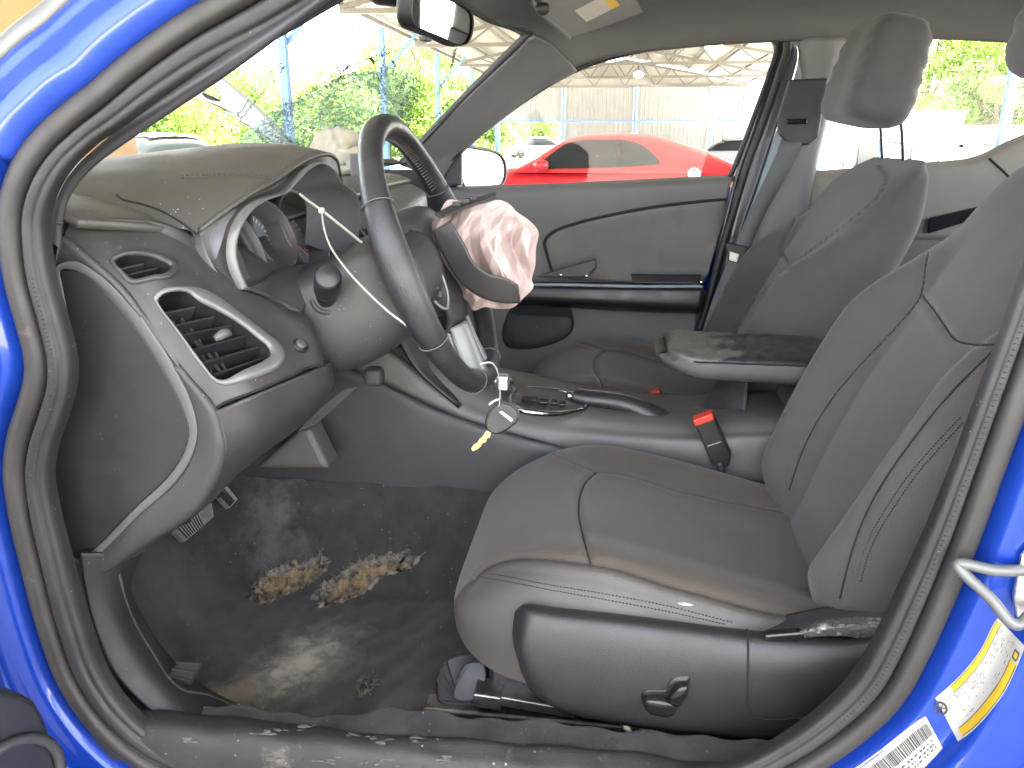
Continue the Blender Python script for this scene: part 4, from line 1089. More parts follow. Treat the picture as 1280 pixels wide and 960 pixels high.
# side mouldings under the column that catch light in front of the tunnel
part('column_bracket', prism(QL([(371, 540, .40), (398, 513, .38), (428, 489, .36), (444, 486, .36), (420, 508, .40), (396, 530, .43)]), (.0, .012, 0)), 'silver_paint', dash, smooth=False, bevel=(.002, 2))
part('heater_case', prism(QL([(372, 540, .50), (386, 535, .50), (412, 588, .50), (318, 586, .50)]), (0, .06, 0)), 'trim_grey', dash, smooth=False, bevel=(.01, 3))

# ================================================================== STEERING COLUMN AND WHEEL
WC = np.array([-.262, .37, .937]); WR = .193
wn_ = np.array([math.cos(R(21)), 0, math.sin(R(21))]); wu = np.array([-math.sin(R(21)), 0, math.cos(R(21))]); wv = np.array([0, 1.0, 0])
def W(a, r, n=0.0):   # a from the top, towards the passenger
    return WC + wu * r * math.cos(a) + wv * r * math.sin(a) + wn_ * n
col_ = thing('steering_column', 'dark grey steering column cover with stalk behind the wheel', 'steering column', tuple(WC - wn_ * .15 - np.array([0, 0, .1])))
cs = []
for n_, hw, zt, zb in ((-.26, .080, .050, -.085), (-.20, .088, .052, -.110), (-.14, .086, .056, -.112), (-.08, .075, .062, -.095), (-.055, .060, .048, -.072), (-.05, .03, .025, -.04)):
    a = np.linspace(0, 2 * np.pi, 48, endpoint=False)
    e = 2 / 3.2
    y_ = hw * np.sign(np.cos(a)) * np.abs(np.cos(a)) ** e; z_ = np.where(np.sin(a) > 0, zt, -zb) * np.sign(np.sin(a)) * np.abs(np.sin(a)) ** e
    cs.append(WC + wn_ * n_ + y_[:, None] * wv + z_[:, None] * wu)
part('column_cover', grid(np.stack([cr(np.array([c_[j] for c_ in cs]), 24) for j in range(48)], 1), cv=True), 'dash_plastic', col_)
# stalk: collar, stem, ribbed twist end facing the door
s0 = Q(408, 374, y=.292); s1 = Q(410, 345, y=.205)
sdv = s1 - s0; sL = np.linalg.norm(sdv); sdv /= sL
disc_stack(s0, sdv, [(.022, -.02), (.023, .0), (.020, .004), (.016, .002)], 'trim_dark', 'stalk_collar', col_)
stalk = disc_stack(s0, sdv, [(.013, -.01), (.0135, .012), (.014, .022), (.0155, .024), (.0155, .030), (.0145, .031), (.0145, .033), (.0165, .035), (.017, .040), (.016, .042), (.016, .044), (.0175, .046), (.018, .056), (.0178, sL - .008), (.0165, sL - .002), (.014, sL), (.0001, sL + .001)], 'black_plastic', 'stalk', col_, 32)
part('ignition_collar', box(Q(468, 470, y=.42), (.03, .03, .03)), 'trim_dark', col_, smooth=False, bevel=(.008, 3))

wheel = thing('steering_wheel', 'black leather steering wheel with silver lower spoke and burst airbag cover', 'steering wheel', tuple(WC - wu * WR))
th = np.linspace(0, 2 * np.pi, 120, endpoint=False)
seg = 20
G = []
for t in th:
    d = wu * math.cos(t) + wv * math.sin(t)
    thick = .0165 + .0022 * (abs(math.sin(t)) ** 6) + .0018 * math.cos(4 * t)
    G.append([WC + d * (WR + thick * .92 * math.cos(p_)) + wn_ * thick * 1.12 * math.sin(p_) for p_ in np.linspace(0, 2 * np.pi, seg, endpoint=False)])
rimW = part('rim', grid(np.array(G), cu=True, cv=True), 'leather', wheel)
for t in (R(-62), R(-118), R(62), R(118), R(-160), R(160)):
    d = wu * math.cos(t) + wv * math.sin(t)
    part('rim_seam', tube(np.array([WC + d * (WR + .0178 * math.cos(p_)) + wn_ * .0205 * math.sin(p_) for p_ in np.linspace(0, 2 * np.pi, 24, endpoint=False)]), .0010, 5, closed=True), 'thread', rimW)
# lacing on the inside of the upper rim
lc = []
for t in np.linspace(R(-55), R(58), 60):
    d = wu * math.cos(t) + wv * math.sin(t)
    c_ = WC + d * (WR - .0165)
    tt = -wu * math.sin(t) + wv * math.cos(t)
    lc.append(tube(np.array([c_ + wn_ * .006 - tt * .002, c_ - d * .001, c_ - wn_ * .006 + tt * .002]), .0009, 4))
tag(part('lacing', merge(*lc), 'thread', rimW), kind='stuff')
# hub and spokes
hubO = [(-.072, .052), (-.035, .072), (.035, .072), (.072, .052), (.082, .0), (.070, -.05), (.030, -.078), (-.030, -.078), (-.070, -.05), (-.082, .0)]
hb = cr(A(hubO), 60, closed=True)
def HP(v_, u_, n_): return WC + wv * v_ + wu * u_ + wn_ * n_
hubG = np.array([[HP(v_ * s, u_ * s, n_) for v_, u_ in hb] for s, n_ in ((1.02, -.055), (1.04, -.02), (1.0, .0), (.94, .010), (.80, .014), (.5, .004), (.02, .0))])
part('hub', grid(hubG, cv=True), 'flap', wheel)
for sg in (-1, 1):
    sp = patch([[HP(sg * .075, .040, -.006), HP(sg * .12, .034, -.012), HP(sg * .172, .030, -.010)], [HP(sg * .075, .022, .012), HP(sg * .12, .018, .006), HP(sg * .178, .016, .006)],
                [HP(sg * .075, -.022, .012), HP(sg * .12, -.024, .006), HP(sg * .178, -.028, .006)], [HP(sg * .072, -.045, -.006), HP(sg * .12, -.040, -.012), HP(sg * .170, -.044, -.010)]], 14, 14)
    so = part('spoke', grid(sp), 'flap', wheel, solid=.012)
    rg = cr(np.array([HP(sg * v_, u_, .012) for v_, u_ in ((.082, .030), (.105, .026), (.128, .016), (.132, -.008), (.120, -.030), (.095, -.034), (.080, -.020))]), 50, closed=True)
    bz = part('switch_bezel', tube(rg, .0028, 8, closed=True), 'silver_paint', so)
    part('switch_pad', grid(np.array([rg, rg * .5 + rg.mean(0) * .5 + wn_ * .003, rg * .02 + rg.mean(0) * .98 + wn_ * .003]), cv=True), 'black_plastic', bz)
    for u_ in (.012, -.008):
        part('switch_button', box(HP(sg * .106, u_, .016), (.012, .024, .004), Matrix.Rotation(R(69), 3, 'Y')), 'trim_grey', bz, smooth=False, bevel=(.0015, 2))
rg = cr(np.array([Q(a_, b_, y=.283) for a_, b_ in ((511, 306), (522, 308), (540, 322), (553, 346), (560, 372), (558, 386), (549, 382), (532, 358), (518, 330))]), 60, closed=True)
sb2 = part('spoke_bezel', tube(rg, .0022, 8, closed=True), 'silver_paint', wheel)
part('spoke_pad', grid(np.array([rg + np.array([0, .002, 0]), rg * .6 + rg.mean(0) * .4, rg * .02 + rg.mean(0) * .98]), cv=True), 'black_plastic', sb2)
part('spoke_button', prism(cr(QL([(524, 320, .280), (533, 326, .280), (548, 356, .280), (551, 372, .280), (543, 368, .280), (530, 345, .280)]), 30, closed=True), (.0, .003, 0)), 'trim_grey', sb2, smooth=False, bevel=(.001, 2))
for sg in (-1, 1):   # twin lower spokes, silver
    sp = patch([[HP(sg * .046, -.100, -.010), HP(sg * .048, -.135, -.012), HP(sg * .056, -.176, -.008)], [HP(sg * .036, -.100, .004), HP(sg * .038, -.135, .004), HP(sg * .044, -.180, .006)],
                [HP(sg * .018, -.100, .004), HP(sg * .020, -.135, .004), HP(sg * .024, -.184, .006)], [HP(sg * .008, -.100, -.010), HP(sg * .010, -.135, -.012), HP(sg * .012, -.186, -.008)]], 12, 14)
    part('lower_spoke', grid(sp), 'silver_paint', wheel, solid=.010)
part('spoke_filler', prism([HP(-.045, -.10, -.008), HP(.045, -.10, -.008), HP(.052, -.168, -.010), HP(-.052, -.168, -.010)], wn_ * -.010), 'silver_paint', wheel, smooth=False, bevel=(.004, 3))
part('hub_skirt', grid(patch([[HP(-.066, -.05, .008), HP(0, -.06, .012), HP(.066, -.05, .008)], [HP(-.058, -.085, .004), HP(0, -.095, .010), HP(.058, -.085, .004)], [HP(-.050, -.108, -.010), HP(0, -.118, -.008), HP(.050, -.108, -.010)]], 12, 16)), 'flap', wheel, solid=.008)

# burst cover flaps hinged on the hub
fa = cr(QL([(541, 288, .325), (548, 306, .325), (557, 323, .325), (574, 350, .325), (600, 370, .325), (628, 378, .328), (651, 378, .332)]), 30)
fbx = cr(QL([(563, 276, .322), (571, 288, .318), (580, 303, .314), (593, 328, .308), (612, 342, .308), (632, 347, .312), (648, 356, .318)]), 30)
part('cover_flap', grid(np.stack([cr(np.array([fa[j], fa[j] * .5 + fbx[j] * .5 + np.array([.0, -.001, .0]), fbx[j]]), 10) for j in range(30)], 1)), 'flap', wheel, solid=.002)
fl2 = np.array([Q(543, 269, y=.36), Q(566, 258, y=.40), Q(618, 243, y=.44), Q(619, 248, y=.40), Q(580, 262, y=.37), Q(551, 274, y=.34)])
part('cover_flap', prism(fl2, (.002, 0, .004)), 'flap', wheel, smooth=False, bevel=(.001, 2))
for s in (.35, .5, .62):
    c_ = fl2[0] * (1 - s) + fl2[2] * s
    part('flap_rib', box(c_ + np.array([.002, -.004, .006]), (.012, .010, .006)), 'flap', wheel, smooth=False, bevel=(.001, 2))

# deflated driver airbag hanging out of the hub: crumpled cloth
def crumple(nu, nv, rim_px, ydepth, bulge, seed, folds):
    """sheet between a traced rim: radial folds that rise towards the viewer"""
    r_ = np.random.default_rng(seed)
    rim = cr(A(rim_px), nv, closed=True)
    cpx = rim.mean(0) + np.array([4, 6])
    G = np.zeros((nu, nv, 3))
    ph = r_.uniform(0, 6.28, 8)
    ang = np.linspace(0, 2 * np.pi, nv, endpoint=False)
    for i, s in enumerate(np.linspace(0, 1, nu)):
        for j in range(nv):
            u, v = cpx * (1 - s) + rim[j] * s
            f = 0
            wu_, wv_ = u + 9 * math.sin(v * .045 + ph[3]), v + 9 * math.sin(u * .05 + ph[4])
            for k, (fq, am) in enumerate(folds):
                th_ = ph[k]
                x_ = ((wu_ * math.cos(th_) + wv_ * math.sin(th_)) * fq + ph[k + 1]) / math.pi
                f += am * (1 - 4 * abs(x_ - math.floor(x_) - .5)) * ss(1 - s, 0, .2)
            f += .006 * math.sin(ang[j] * 7 + ph[5]) * ss(s, .5, 1)
            y = ydepth - bulge * (1 - s ** 3.2) - f
            G[i, j] = Q(u, v, y=y)
    return G
bag = thing('driver_airbag', 'crumpled pale pink airbag hanging out of the steering wheel', 'airbag', tuple(Q(605, 385, y=.36)))
rim_px = [(548, 268), (560, 250), (575, 251), (600, 255), (625, 250), (638, 256), (645, 264), (662, 276), (673, 290), (670, 310), (669, 332), (665, 350), (667, 358), (655, 372), (640, 385), (622, 386), (605, 384), (592, 388), (584, 376), (576, 372), (570, 352), (556, 330), (546, 310), (535, 297), (538, 282)]
bg = crumple(60, 220, rim_px, .395, .030, 4, [(.05, .013), (.075, .010), (.115, .0065), (.19, .0035)])
part('bag_front', grid(bg, cv=True), 'airbag_nylon', bag)
bg2 = crumple(20, 110, [(a_ * .94 + 605 * .06, b_ * .94 + 315 * .06) for a_, b_ in rim_px], .41, -.05, 9, [(.05, .006), (.09, .005)])
part('bag_back', grid(bg2, cv=True), 'airbag_nylon', bag)
# white zip ties
def tie(pts, r=.0022, name='zip_tie'):
    return tube(cr(QL(pts), 50), r, 6, flat=.55)
z1 = thing('zip_tie', 'white plastic zip tie looped from the cluster down to the wheel', 'zip tie', tuple(Q(402, 263, y=.27)))
part('strap', tie([(375, 243, .30), (388, 253, .285), (402, 263, .27), (426, 282, .28), (452, 303, .30)]), 'zip_white', z1)
part('tail', tie([(402, 264, .268), (405, 285, .25), (412, 306, .235), (430, 333, .215), (455, 361, .195), (486, 390, .18), (510, 408, .18), (538, 430, .19)], .0024), 'zip_white', z1)
part('lock', box(Q(402, 263, y=.266), (.008, .007, .008)), 'zip_white', z1, smooth=False, bevel=(.002, 2))
# key on its tie
key = thing('car_key', 'grey plastic car key with brass blade hanging from the wheel', 'key', tuple(Q(595, 562, y=.30)))
kh = [(612, 515), (624, 504), (640, 508), (648, 518), (646, 526), (632, 538), (618, 543), (608, 536), (607, 528)]
khp = cr(QL([(a_, b_, .30 + (b_ - 520) * -.0002) for a_, b_ in kh]), 48, closed=True)
hd_ = part('key_head', prism(khp, (0, .011, 0)), 'flap', key, smooth=False, bevel=(.003, 3))
part('head_rim', tube(khp + np.array([0, .0055, 0]), .0018, 6, closed=True), 'gloss_black', hd_)
part('head_inlay', prism(QL([(624, 515, .299), (627, 513, .299), (642, 524, .299), (639, 527, .299)]), (0, -.0012, 0)), 'satin_silver', hd_, smooth=False)
bl_ = [(614, 541), (608, 538), (603, 546), (599, 549), (597, 553), (592, 556), (589, 561), (591, 564), (596, 562), (601, 558), (603, 554), (607, 553), (609, 548), (612, 547)]
part('blade', prism(QL([(a_, b_, .304) for a_, b_ in bl_]), (0, .0025, 0)), 'brass', key, smooth=False)
kt = thing('zip_tie', 'thin white zip tie tying the key to the wheel rim', 'zip tie', tuple(Q(626, 500, y=.30)))
part('strap', tie([(600, 455, .245), (612, 453, .25), (620, 460, .27), (624, 475, .29), (625, 495, .30), (624, 508, .303)], .0014), 'zip_white', kt)
part('tail', tie([(624, 499, .300), (618, 501, .298), (611, 506, .295)], .002), 'zip_white', kt)

# ================================================================== SEATS
def cushion(yc, dz=0.0, nu=180, nv=230):
    xs_ = -.212 + .62 * np.linspace(0, 1, nu) ** 1.15
    out = []
    for x in xs_:
        t = min(1, (x + .214) / .13)
        k = (1 - (1 - t) ** 2.3) ** (1 / 2.3)
        t2 = min(1, (x + .214) / .20)
        kw = (1 - (1 - t2) ** 2.2) ** (1 / 2.2)
        hw = .244 * (.60 + .40 * kw) - .012 * ss(x, .1, .4)
        zt = f1(x, [(-.22, .520), (-.17, .545), (-.10, .562), (-.02, .566), (.08, .550), (.2, .520), (.3, .495), (.42, .485)])
        zb = .395
        a = np.linspace(np.pi * 1.0, 0, 420)
        n = 4.2
        yy = np.sign(np.cos(a)) * np.abs(np.cos(a)) ** (2 / n)
        zz = np.abs(np.sin(a)) ** (2 / n)
        z = zb + (zt - zb) * zz
        edge = np.abs(yy)
        z += zz * (.026 * ss(edge, .45, .80) * ss(x, -.16, .0) + .012 * ss(yy, .3, .9) - .006 * (1 - edge ** 2) * ss(x, -.1, .1))
        zm = .468
        z = zm + (z - zm) * (.05 + .95 * k)
        y = yc + hw * yy * (1 + .015 * np.sin(np.clip(zz, 0, 1) * np.pi))
        P = np.stack([np.full_like(y, x), y, z + dz], 1)
        out.append(resample(P, nv))
    return np.array(out)
BO = np.array([.345, 0, .455]); PHI = R(26.5)
ba = np.array([math.sin(PHI), 0, math.cos(PHI)]); bb = np.array([-math.cos(PHI), 0, math.sin(PHI)])
def backrest(yc, dz=0.0, L=.70, nu=180, nv=240, dx=0.0):
    out = []
    for s in np.linspace(0, 1, nu):
        t = L * (1 - (1 - s) ** 1.25)
        q = t / L
        hw = f1(q, [(0, .205), (.12, .240), (.35, .266), (.58, .262), (.75, .252), (.88, .236), (.96, .210), (1.0, .165)])
        th_f = f1(q, [(0, .055), (.2, .066), (.45, .070), (.7, .062), (.9, .046), (1.0, .006)])
        th_b = f1(q, [(0, .085), (.3, .095), (.6, .085), (.85, .065), (1.0, .008)])
        a = np.linspace(0, 2 * np.pi, 700, endpoint=False)
        n = 3.4
        yy = np.sign(np.cos(a)) * np.abs(np.cos(a)) ** (2 / n)
        dd = np.sign(np.sin(a)) * np.abs(np.sin(a)) ** (2 / n)
        front = np.clip(dd, 0, 1)
        d = np.where(dd > 0, th_f * dd, th_b * dd)
        bol = ss(np.abs(yy), .50, .82)
        d += front * (.085 * bol - .008 * (1 - bol)) * (1 - ss(q, .48, .78)) * ss(q, -.05, .10)
        curve = -.030 * math.sin(q * math.pi) + .035 * ss(q, .6, 1.0)
        P = BO + ba * t + np.outer(d - curve * 0 + .012 * math.sin(q * 3.0), bb) + np.outer(yc + hw * yy, [0, 1.0, 0])
        P[:, 2] += dz
        P[:, 0] += dx
        out.append(resample(P, nv, True))
    return np.array(out)
def seat(name, label, dy, dzc, dzb, L, driver, dx=0.0):
    root = thing(name, label, 'car seat', (.1, .37 + dy, .30))
    C = outward(cushion(.37 + dy, dzc), (.1, .37 + dy, .40))
    cvf = grid(C); ct = bvh(cvf)
    if driver:
        global CUSH_SEAMS, BACK_SEAMS, CUSH_STITCH, BACK_STITCH, SIDE_SEAM
        CUSH_SEAMS = [castL(ct, L_, 60) for L_ in ([(664, 556), (690, 566), (717, 577), (746, 589), (775, 592), (802, 599), (841, 612), (897, 624), (950, 634), (985, 640)],
                                                  [(746, 589), (733, 600), (725, 618), (723, 635), (729, 668), (738, 702)])]
        SIDE_SEAM = castL(ct, [(592, 724), (603, 712), (618, 704), (644, 697), (675, 697), (707, 700), (769, 709), (832, 729), (894, 746), (957, 763), (1020, 772)], 70)
        CUSH_STITCH = [castL(ct, L_, 150, .0005) for L_ in ([(606, 716), (640, 722), (680, 730), (748, 741), (832, 757), (915, 778)], [(604, 722), (640, 728), (680, 736), (748, 748), (832, 764), (905, 780)])]
    if driver:
        q_ = cast(ct, 857, 755, .0008)
        if q_ is not None: SPOT = blob(q_, (.010, .004, .002), 6, .3, 8, 14)
    dv3 = np.array([0, dy, dzc])
    SS_ = [s_ + dv3 for s_ in CUSH_SEAMS]; SD = SIDE_SEAM + dv3
    C2 = groove(C, SS_ + [SD], .006, .0032)
    V, Fs = grid(C2)
    # vinyl below the side seam, cloth above it
    fc = C2.reshape(-1, 3)
    ym = np.interp(fc[:, 0], SD[np.argsort(SD[:, 0])][:, 0], SD[np.argsort(SD[:, 0])][:, 1])
    zm = np.interp(fc[:, 0], SD[np.argsort(SD[:, 0])][:, 0], SD[np.argsort(SD[:, 0])][:, 2])
    lowv = (fc[:, 1] < ym) & (fc[:, 0] > SD[:, 0].min() - .03)
    mi = [1 if lowv[list(f)].sum() >= 2 else 0 for f in Fs]
    cu = obj('cushion', V, Fs, None, root, mats=['seat_fabric', 'seat_vinyl'], mi=mi)
    for s_ in SS_: part('seam', tube(s_ + np.array([0, 0, -.0035]), .0011, 5), 'seam_dark', cu)
    if driver:
        part('dried_spot', SPOT, 'zip_white', cu)
        for s_ in CUSH_STITCH:
            d_ = [tube(s_[i:i + 2], .0008, 4) for i in range(0, len(s_) - 1, 2)]
            tag(part('stitching', merge(*d_), 'seam_dark', cu), kind='stuff')
    Bk = backrest(.37 + dy, dzb, L, dx=dx)
    cc = BO + ba * .3 + np.array([dx, .37 + dy, dzb])
    N_ = normals(Bk)
    if ((Bk - cc) * N_).sum() < 0: Bk = Bk[:, ::-1]
    bt = bvh(grid(Bk, cv=True))
    if driver:
        BACK_SEAMS = [castL(bt, L_, 60) for L_ in ([(985, 612), (1004, 558), (1034, 505), (1073, 457), (1121, 406), (1149, 370), (1156, 330), (1164, 303), (1190, 268), (1225, 235)],
                                                  [(1152, 370), (1165, 386), (1176, 402), (1194, 425), (1215, 430), (1240, 430)], [(1048, 748), (1060, 700), (1075, 655), (1100, 606), (1146, 540), (1190, 487), (1224, 453), (1262, 415)])]
        BACK_STITCH = [castL(bt, L_, 120, .0006) for L_ in ([(1070, 725), (1080, 690), (1091, 664), (1110, 632), (1133, 598), (1165, 560), (1201, 521)], [(1076, 727), (1086, 692), (1098, 666), (1117, 635), (1140, 601), (1170, 565), (1204, 528)])]
        lines = BACK_SEAMS
    else:
        e_ = .3
        lines = [castL(bt, L_, 60) for L_ in ([(1098, 208), (1108, 222), (1103, 240), (1073, 269), (1035, 298), (998, 326), (965, 355), (939, 382), (915, 417)], [(1165, 240), (1160, 262), (1150, 290), (1140, 305)],
                                             [(1000, 262), (985, 290), (978, 315), (985, 330)])]
        lines = [l_ for l_ in lines if len(l_) > 5]
    B2 = groove(Bk, lines, .0055, .0032)
    V, Fs = grid(B2, cv=True)
    Fs.append(tuple(range(B2.shape[1]))); Fs.append(tuple((B2.shape[0] - 1) * B2.shape[1] + k for k in range(B2.shape[1])))
    bk = obj('backrest', V, Fs, None, root, mats=['seat_fabric_back'])
    for s_ in lines: part('seam', tube(s_ + np.array([.0016, 0, -.0006]), .0011, 5), 'seam_dark' if driver else 'thread', bk)
    if driver:
        for s_ in BACK_STITCH:
            d_ = [tube(s_[i:i + 2], .0008, 4) for i in range(0, len(s_) - 1, 2)]
            tag(part('stitching', merge(*d_), 'seam_dark', bk), kind='stuff')
    # frame under the cushion
    part('seat_base', box((.10, .37 + dy, .36), (.52, .40, .07)), 'black_plastic', root, smooth=False, bevel=(.02, 3))
    for yy in (.17, .57):
        part('seat_rail', box((.06, yy + dy, .308), (.62, .035, .03)), 'steel', root, smooth=False, bevel=(.003, 2))
    # head restraint
    top = BO + ba * (L - .005) + np.array([dx, .37 + dy, dzb])
    if driver: hc = np.array([.595, .37, 1.275])
    else: hc = np.array([Q(1093, 90, y=1.10)[0], 1.105, Q(1093, 92, y=1.10)[2]])
    nu, nv = 60, 84
    hr = []
    for s in np.linspace(0, 1, nu):
        v_ = -.105 + .21 * s
        kk = (1 - abs(2 * s - 1) ** 4.2) ** (1 / 4.2)
        a = np.linspace(0, 2 * np.pi, nv, endpoint=False); e = 2 / 3.8
        yy = .152 * (.42 + .58 * kk) * (1 - .10 * s) * np.sign(np.cos(a)) * np.abs(np.cos(a)) ** e
        dd = (.078 - .012 * s) * (.15 + .85 * kk) * np.sign(np.sin(a)) * np.abs(np.sin(a)) ** e
        wr = .0022 * np.exp(-((np.abs(np.cos(a)) - .72) / .22) ** 2) * np.sin(s * 34 + 2 * np.sin(a * 2)) * ss(s, .1, .3)
        dd = dd + np.where(np.sin(a) > 0, -.014 * (1 - (yy / .135) ** 2) * kk, 0)
        tilt = R(12)
        ha = np.array([math.sin(tilt), 0, math.cos(tilt)]); hb_ = np.array([-math.cos(tilt), 0, math.sin(tilt)])
        hr.append(hc + ha * v_ + np.outer(yy, [0, 1.0, 0]) + np.outer(dd + wr, hb_))
    V, Fs = grid(np.array(hr), cv=True)
    Fs.append(tuple(range(nv))); Fs.append(tuple((nu - 1) * nv + k for k in range(nv)))
    h_ = obj('headrest', V, Fs, 'knit', root)
    for sg in (-1, 1):
        a_ = top + np.array([0, sg * .07, -.02]); b_ = hc + np.array([.045, sg * .07, -.085])
        m_ = b_ + np.array([.010, 0, -.035])
        part('headrest_post', tube(cr([a_, a_ * .55 + m_ * .45, m_, b_ + np.array([.004, 0, -.008]), b_ + np.array([.003, 0, .05])], 24), .0075, 10), 'chrome', h_)
        part('post_sleeve', tube(np.array([a_ + np.array([-.004, 0, .0]), a_ + np.array([.008, 0, .026])]), .011, 10), 'black_plastic', h_)
    return root, (C2, B2)
drv, DG = seat('car_seat', 'dark cloth driver seat with power switch on its side panel', 0.0, 0.0, 0.0, .72, True)
pas, PG = seat('car_seat', 'dark cloth passenger seat with tall headrest on chrome posts', .735, .02, .012, .66, False, -.045)
# side panel with power switch
sp_top = [(646, 762), (660, 757), (700, 762), (760, 768), (840, 778), (935, 790), (1010, 796), (1070, 796), (1105, 785), (1140, 770)]
sp_m1 = [(643, 768), (662, 772), (702, 781), (762, 789), (842, 799), (937, 809), (1012, 813), (1072, 812), (1107, 805), (1140, 795)]
sp_m2 = [(641, 800), (655, 815), (700, 830), (765, 840), (845, 848), (940, 852), (1012, 852), (1072, 850), (1107, 845), (1140, 840)]
sp_b = [(650, 835), (668, 860), (705, 882), (770, 897), (848, 908), (940, 916), (1012, 915), (1072, 910), (1107, 905), (1140, 900)]
spg = patch([QL([(a_, b_ - 4, .165) for a_, b_ in sp_top]), QL([(a_, b_, .122 if i_ else .14) for i_, (a_, b_) in enumerate(sp_top)]), QL([(a_, b_, .100 if i_ else .125) for i_, (a_, b_) in enumerate(sp_m1)]),
             QL([(a_, b_, .092 if i_ else .118) for i_, (a_, b_) in enumerate(sp_m2)]), QL([(a_, b_, .105 if i_ else .125) for i_, (a_, b_) in enumerate(sp_b)]), QL([(a_, b_ + 8, .150) for a_, b_ in sp_b])], 50, 80)
spo = part('side_panel', grid(spg), 'seat_side_dark', drv, solid=.004)
spb = bvh(grid(spg))
def sgq(L, n, lift):
    return np.array([cast(spb, a_, b_, lift) for a_, b_ in (cr(A(L), n, closed=True))])
sw = [(802, 866), (808, 862), (832, 861), (838, 850), (848, 845), (862, 846), (862, 852), (848, 882), (844, 888), (806, 882)]
f_ = sgq(sw, 50, .0012)
part('switch_surround', grid(np.array([f_ + np.array([0, .004, 0]), f_, f_ * .7 + f_.mean(0) * .3 + np.array([0, -.001, 0]), f_ * .02 + f_.mean(0) * .98])  , cv=True), 'black_plastic', spo)
for nm, L_ in (('cushion_switch', [(805, 869), (812, 867), (840, 873), (844, 879), (840, 886), (808, 880)]), ('recline_switch', [(836, 868), (848, 852), (858, 851), (860, 856), (850, 873), (846, 876)])):
    a_ = sgq(L_, 36, .002); b_ = sgq(L_, 36, .011)
    part(nm, grid(np.array([a_, b_, b_ * .82 + b_.mean(0) * .18 + np.array([0, -.002, .001]), b_ * .02 + b_.mean(0) * .98 + np.array([0, -.002, .001])]), cv=True), 'gloss_black', spo)
sm = castL(spb, [(934, 788), (935, 810), (935, 850), (936, 885), (940, 895), (955, 898), (1000, 897), (1040, 892)], 50, .0008)
part('panel_gap', tube(sm, .0014, 5), 'seam_dark', spo)
# outboard hinge shield and the torn belt anchor strap lying on it
hs = patch([QL([(935, 786, .16), (985, 768, .165), (1040, 757, .165), (1110, 744, .165)]), QL([(938, 792, .14), (985, 783, .14), (1040, 772, .14), (1110, 758, .14)]), QL([(940, 797, .128), (985, 797, .125), (1040, 793, .122), (1110, 780, .12)])], 12, 20)
part('hinge_shield', grid(hs), 'trim_dark', drv, solid=.006)
ba_ = thing('belt_anchor', 'black belt anchor wrapped in torn plastic beside the driver seat', 'belt anchor', tuple(Q(1030, 795, y=.12)))
part('anchor_cover', prism(QL([(953, 787, .118), (1000, 783, .118), (1004, 790, .118), (998, 796, .118), (955, 798, .118)]), (0, -.012, 0)), 'gloss_black', ba_, smooth=False, bevel=(.003, 2))
wr_ = patch([QL([(1002, 786, .12), (1030, 776, .125), (1060, 772, .125), (1095, 772, .12), (1120, 765, .12)]), QL([(1000, 791, .106), (1030, 785, .104), (1062, 783, .108), (1090, 786, .11), (1120, 782, .11)]), QL([(1000, 797, .118), (1030, 796, .116), (1062, 796, .118), (1085, 804, .12), (1115, 800, .12)])], 24, 50)
wr_ = wr_ + rng.normal(0, .0007, wr_.shape)
mat('plastic_wrap', (0.10, 0.095, 0.092), .28, bump=(160, .8, 'd', .003), blotch=(55, .56, .66, (.42, .40, .37)))
part('plastic_wrap', grid(wr_), 'plastic_wrap', ba_, solid=.003)
# floor hardware ahead of the seat: rail end and its cover
rc = thing('seat_rail_end', 'bare metal seat rail end on the carpet below the driver seat', 'seat rail', tuple(Q(640, 872, y=.16)))
part('rail', bar(Q(596, 862, y=.165), Q(720, 884, y=.165), .032, .016), 'steel', rc, smooth=False, bevel=(.002, 2))
part('rail_cap', bar(Q(594, 864, y=.160), Q(628, 869, y=.160), .040, .022), 'steel', rc, smooth=False, bevel=(.002, 2))
part('rail_lip', bar(Q(604, 850, y=.20), Q(680, 862, y=.20), .010, .010), 'steel', rc, smooth=False, bevel=(.001, 2))
cvx = cr(QL([(545, 850, .19), (552, 828, .20), (566, 818, .21), (606, 816, .22), (610, 830, .20), (604, 868, .17), (600, 878, .165), (548, 878, .165)]), 40, closed=True)
rco = thing('rail_cover', 'black plastic seat rail cover moulded over the carpet', 'rail cover', tuple(Q(575, 878, y=.165)))
part('shell', prism(cvx, (0, .03, -.03)), 'kick_plastic', rco, smooth=False, bevel=(.006, 3))
part('inner_step', prism(cr(QL([(568, 874, .16), (576, 840, .185), (584, 830, .19), (604, 829, .19), (600, 874, .16)]), 30, closed=True), (0, -.004, .004)), 'trim_dark', rco, smooth=False, bevel=(.003, 2))
part('debris', merge(*[blob(cast(sb_, 786 + a_, 914 + b_, .002) if cast(sb_, 786 + a_, 914 + b_, .002) is not None else Q(786 + a_, 914 + b_, y=.1), (.005, .004, .003), 3 + k, .6, 8, 10) for k, (a_, b_) in enumerate(((0, 0), (4, 4), (-3, -4)))]), 'fray', sill)

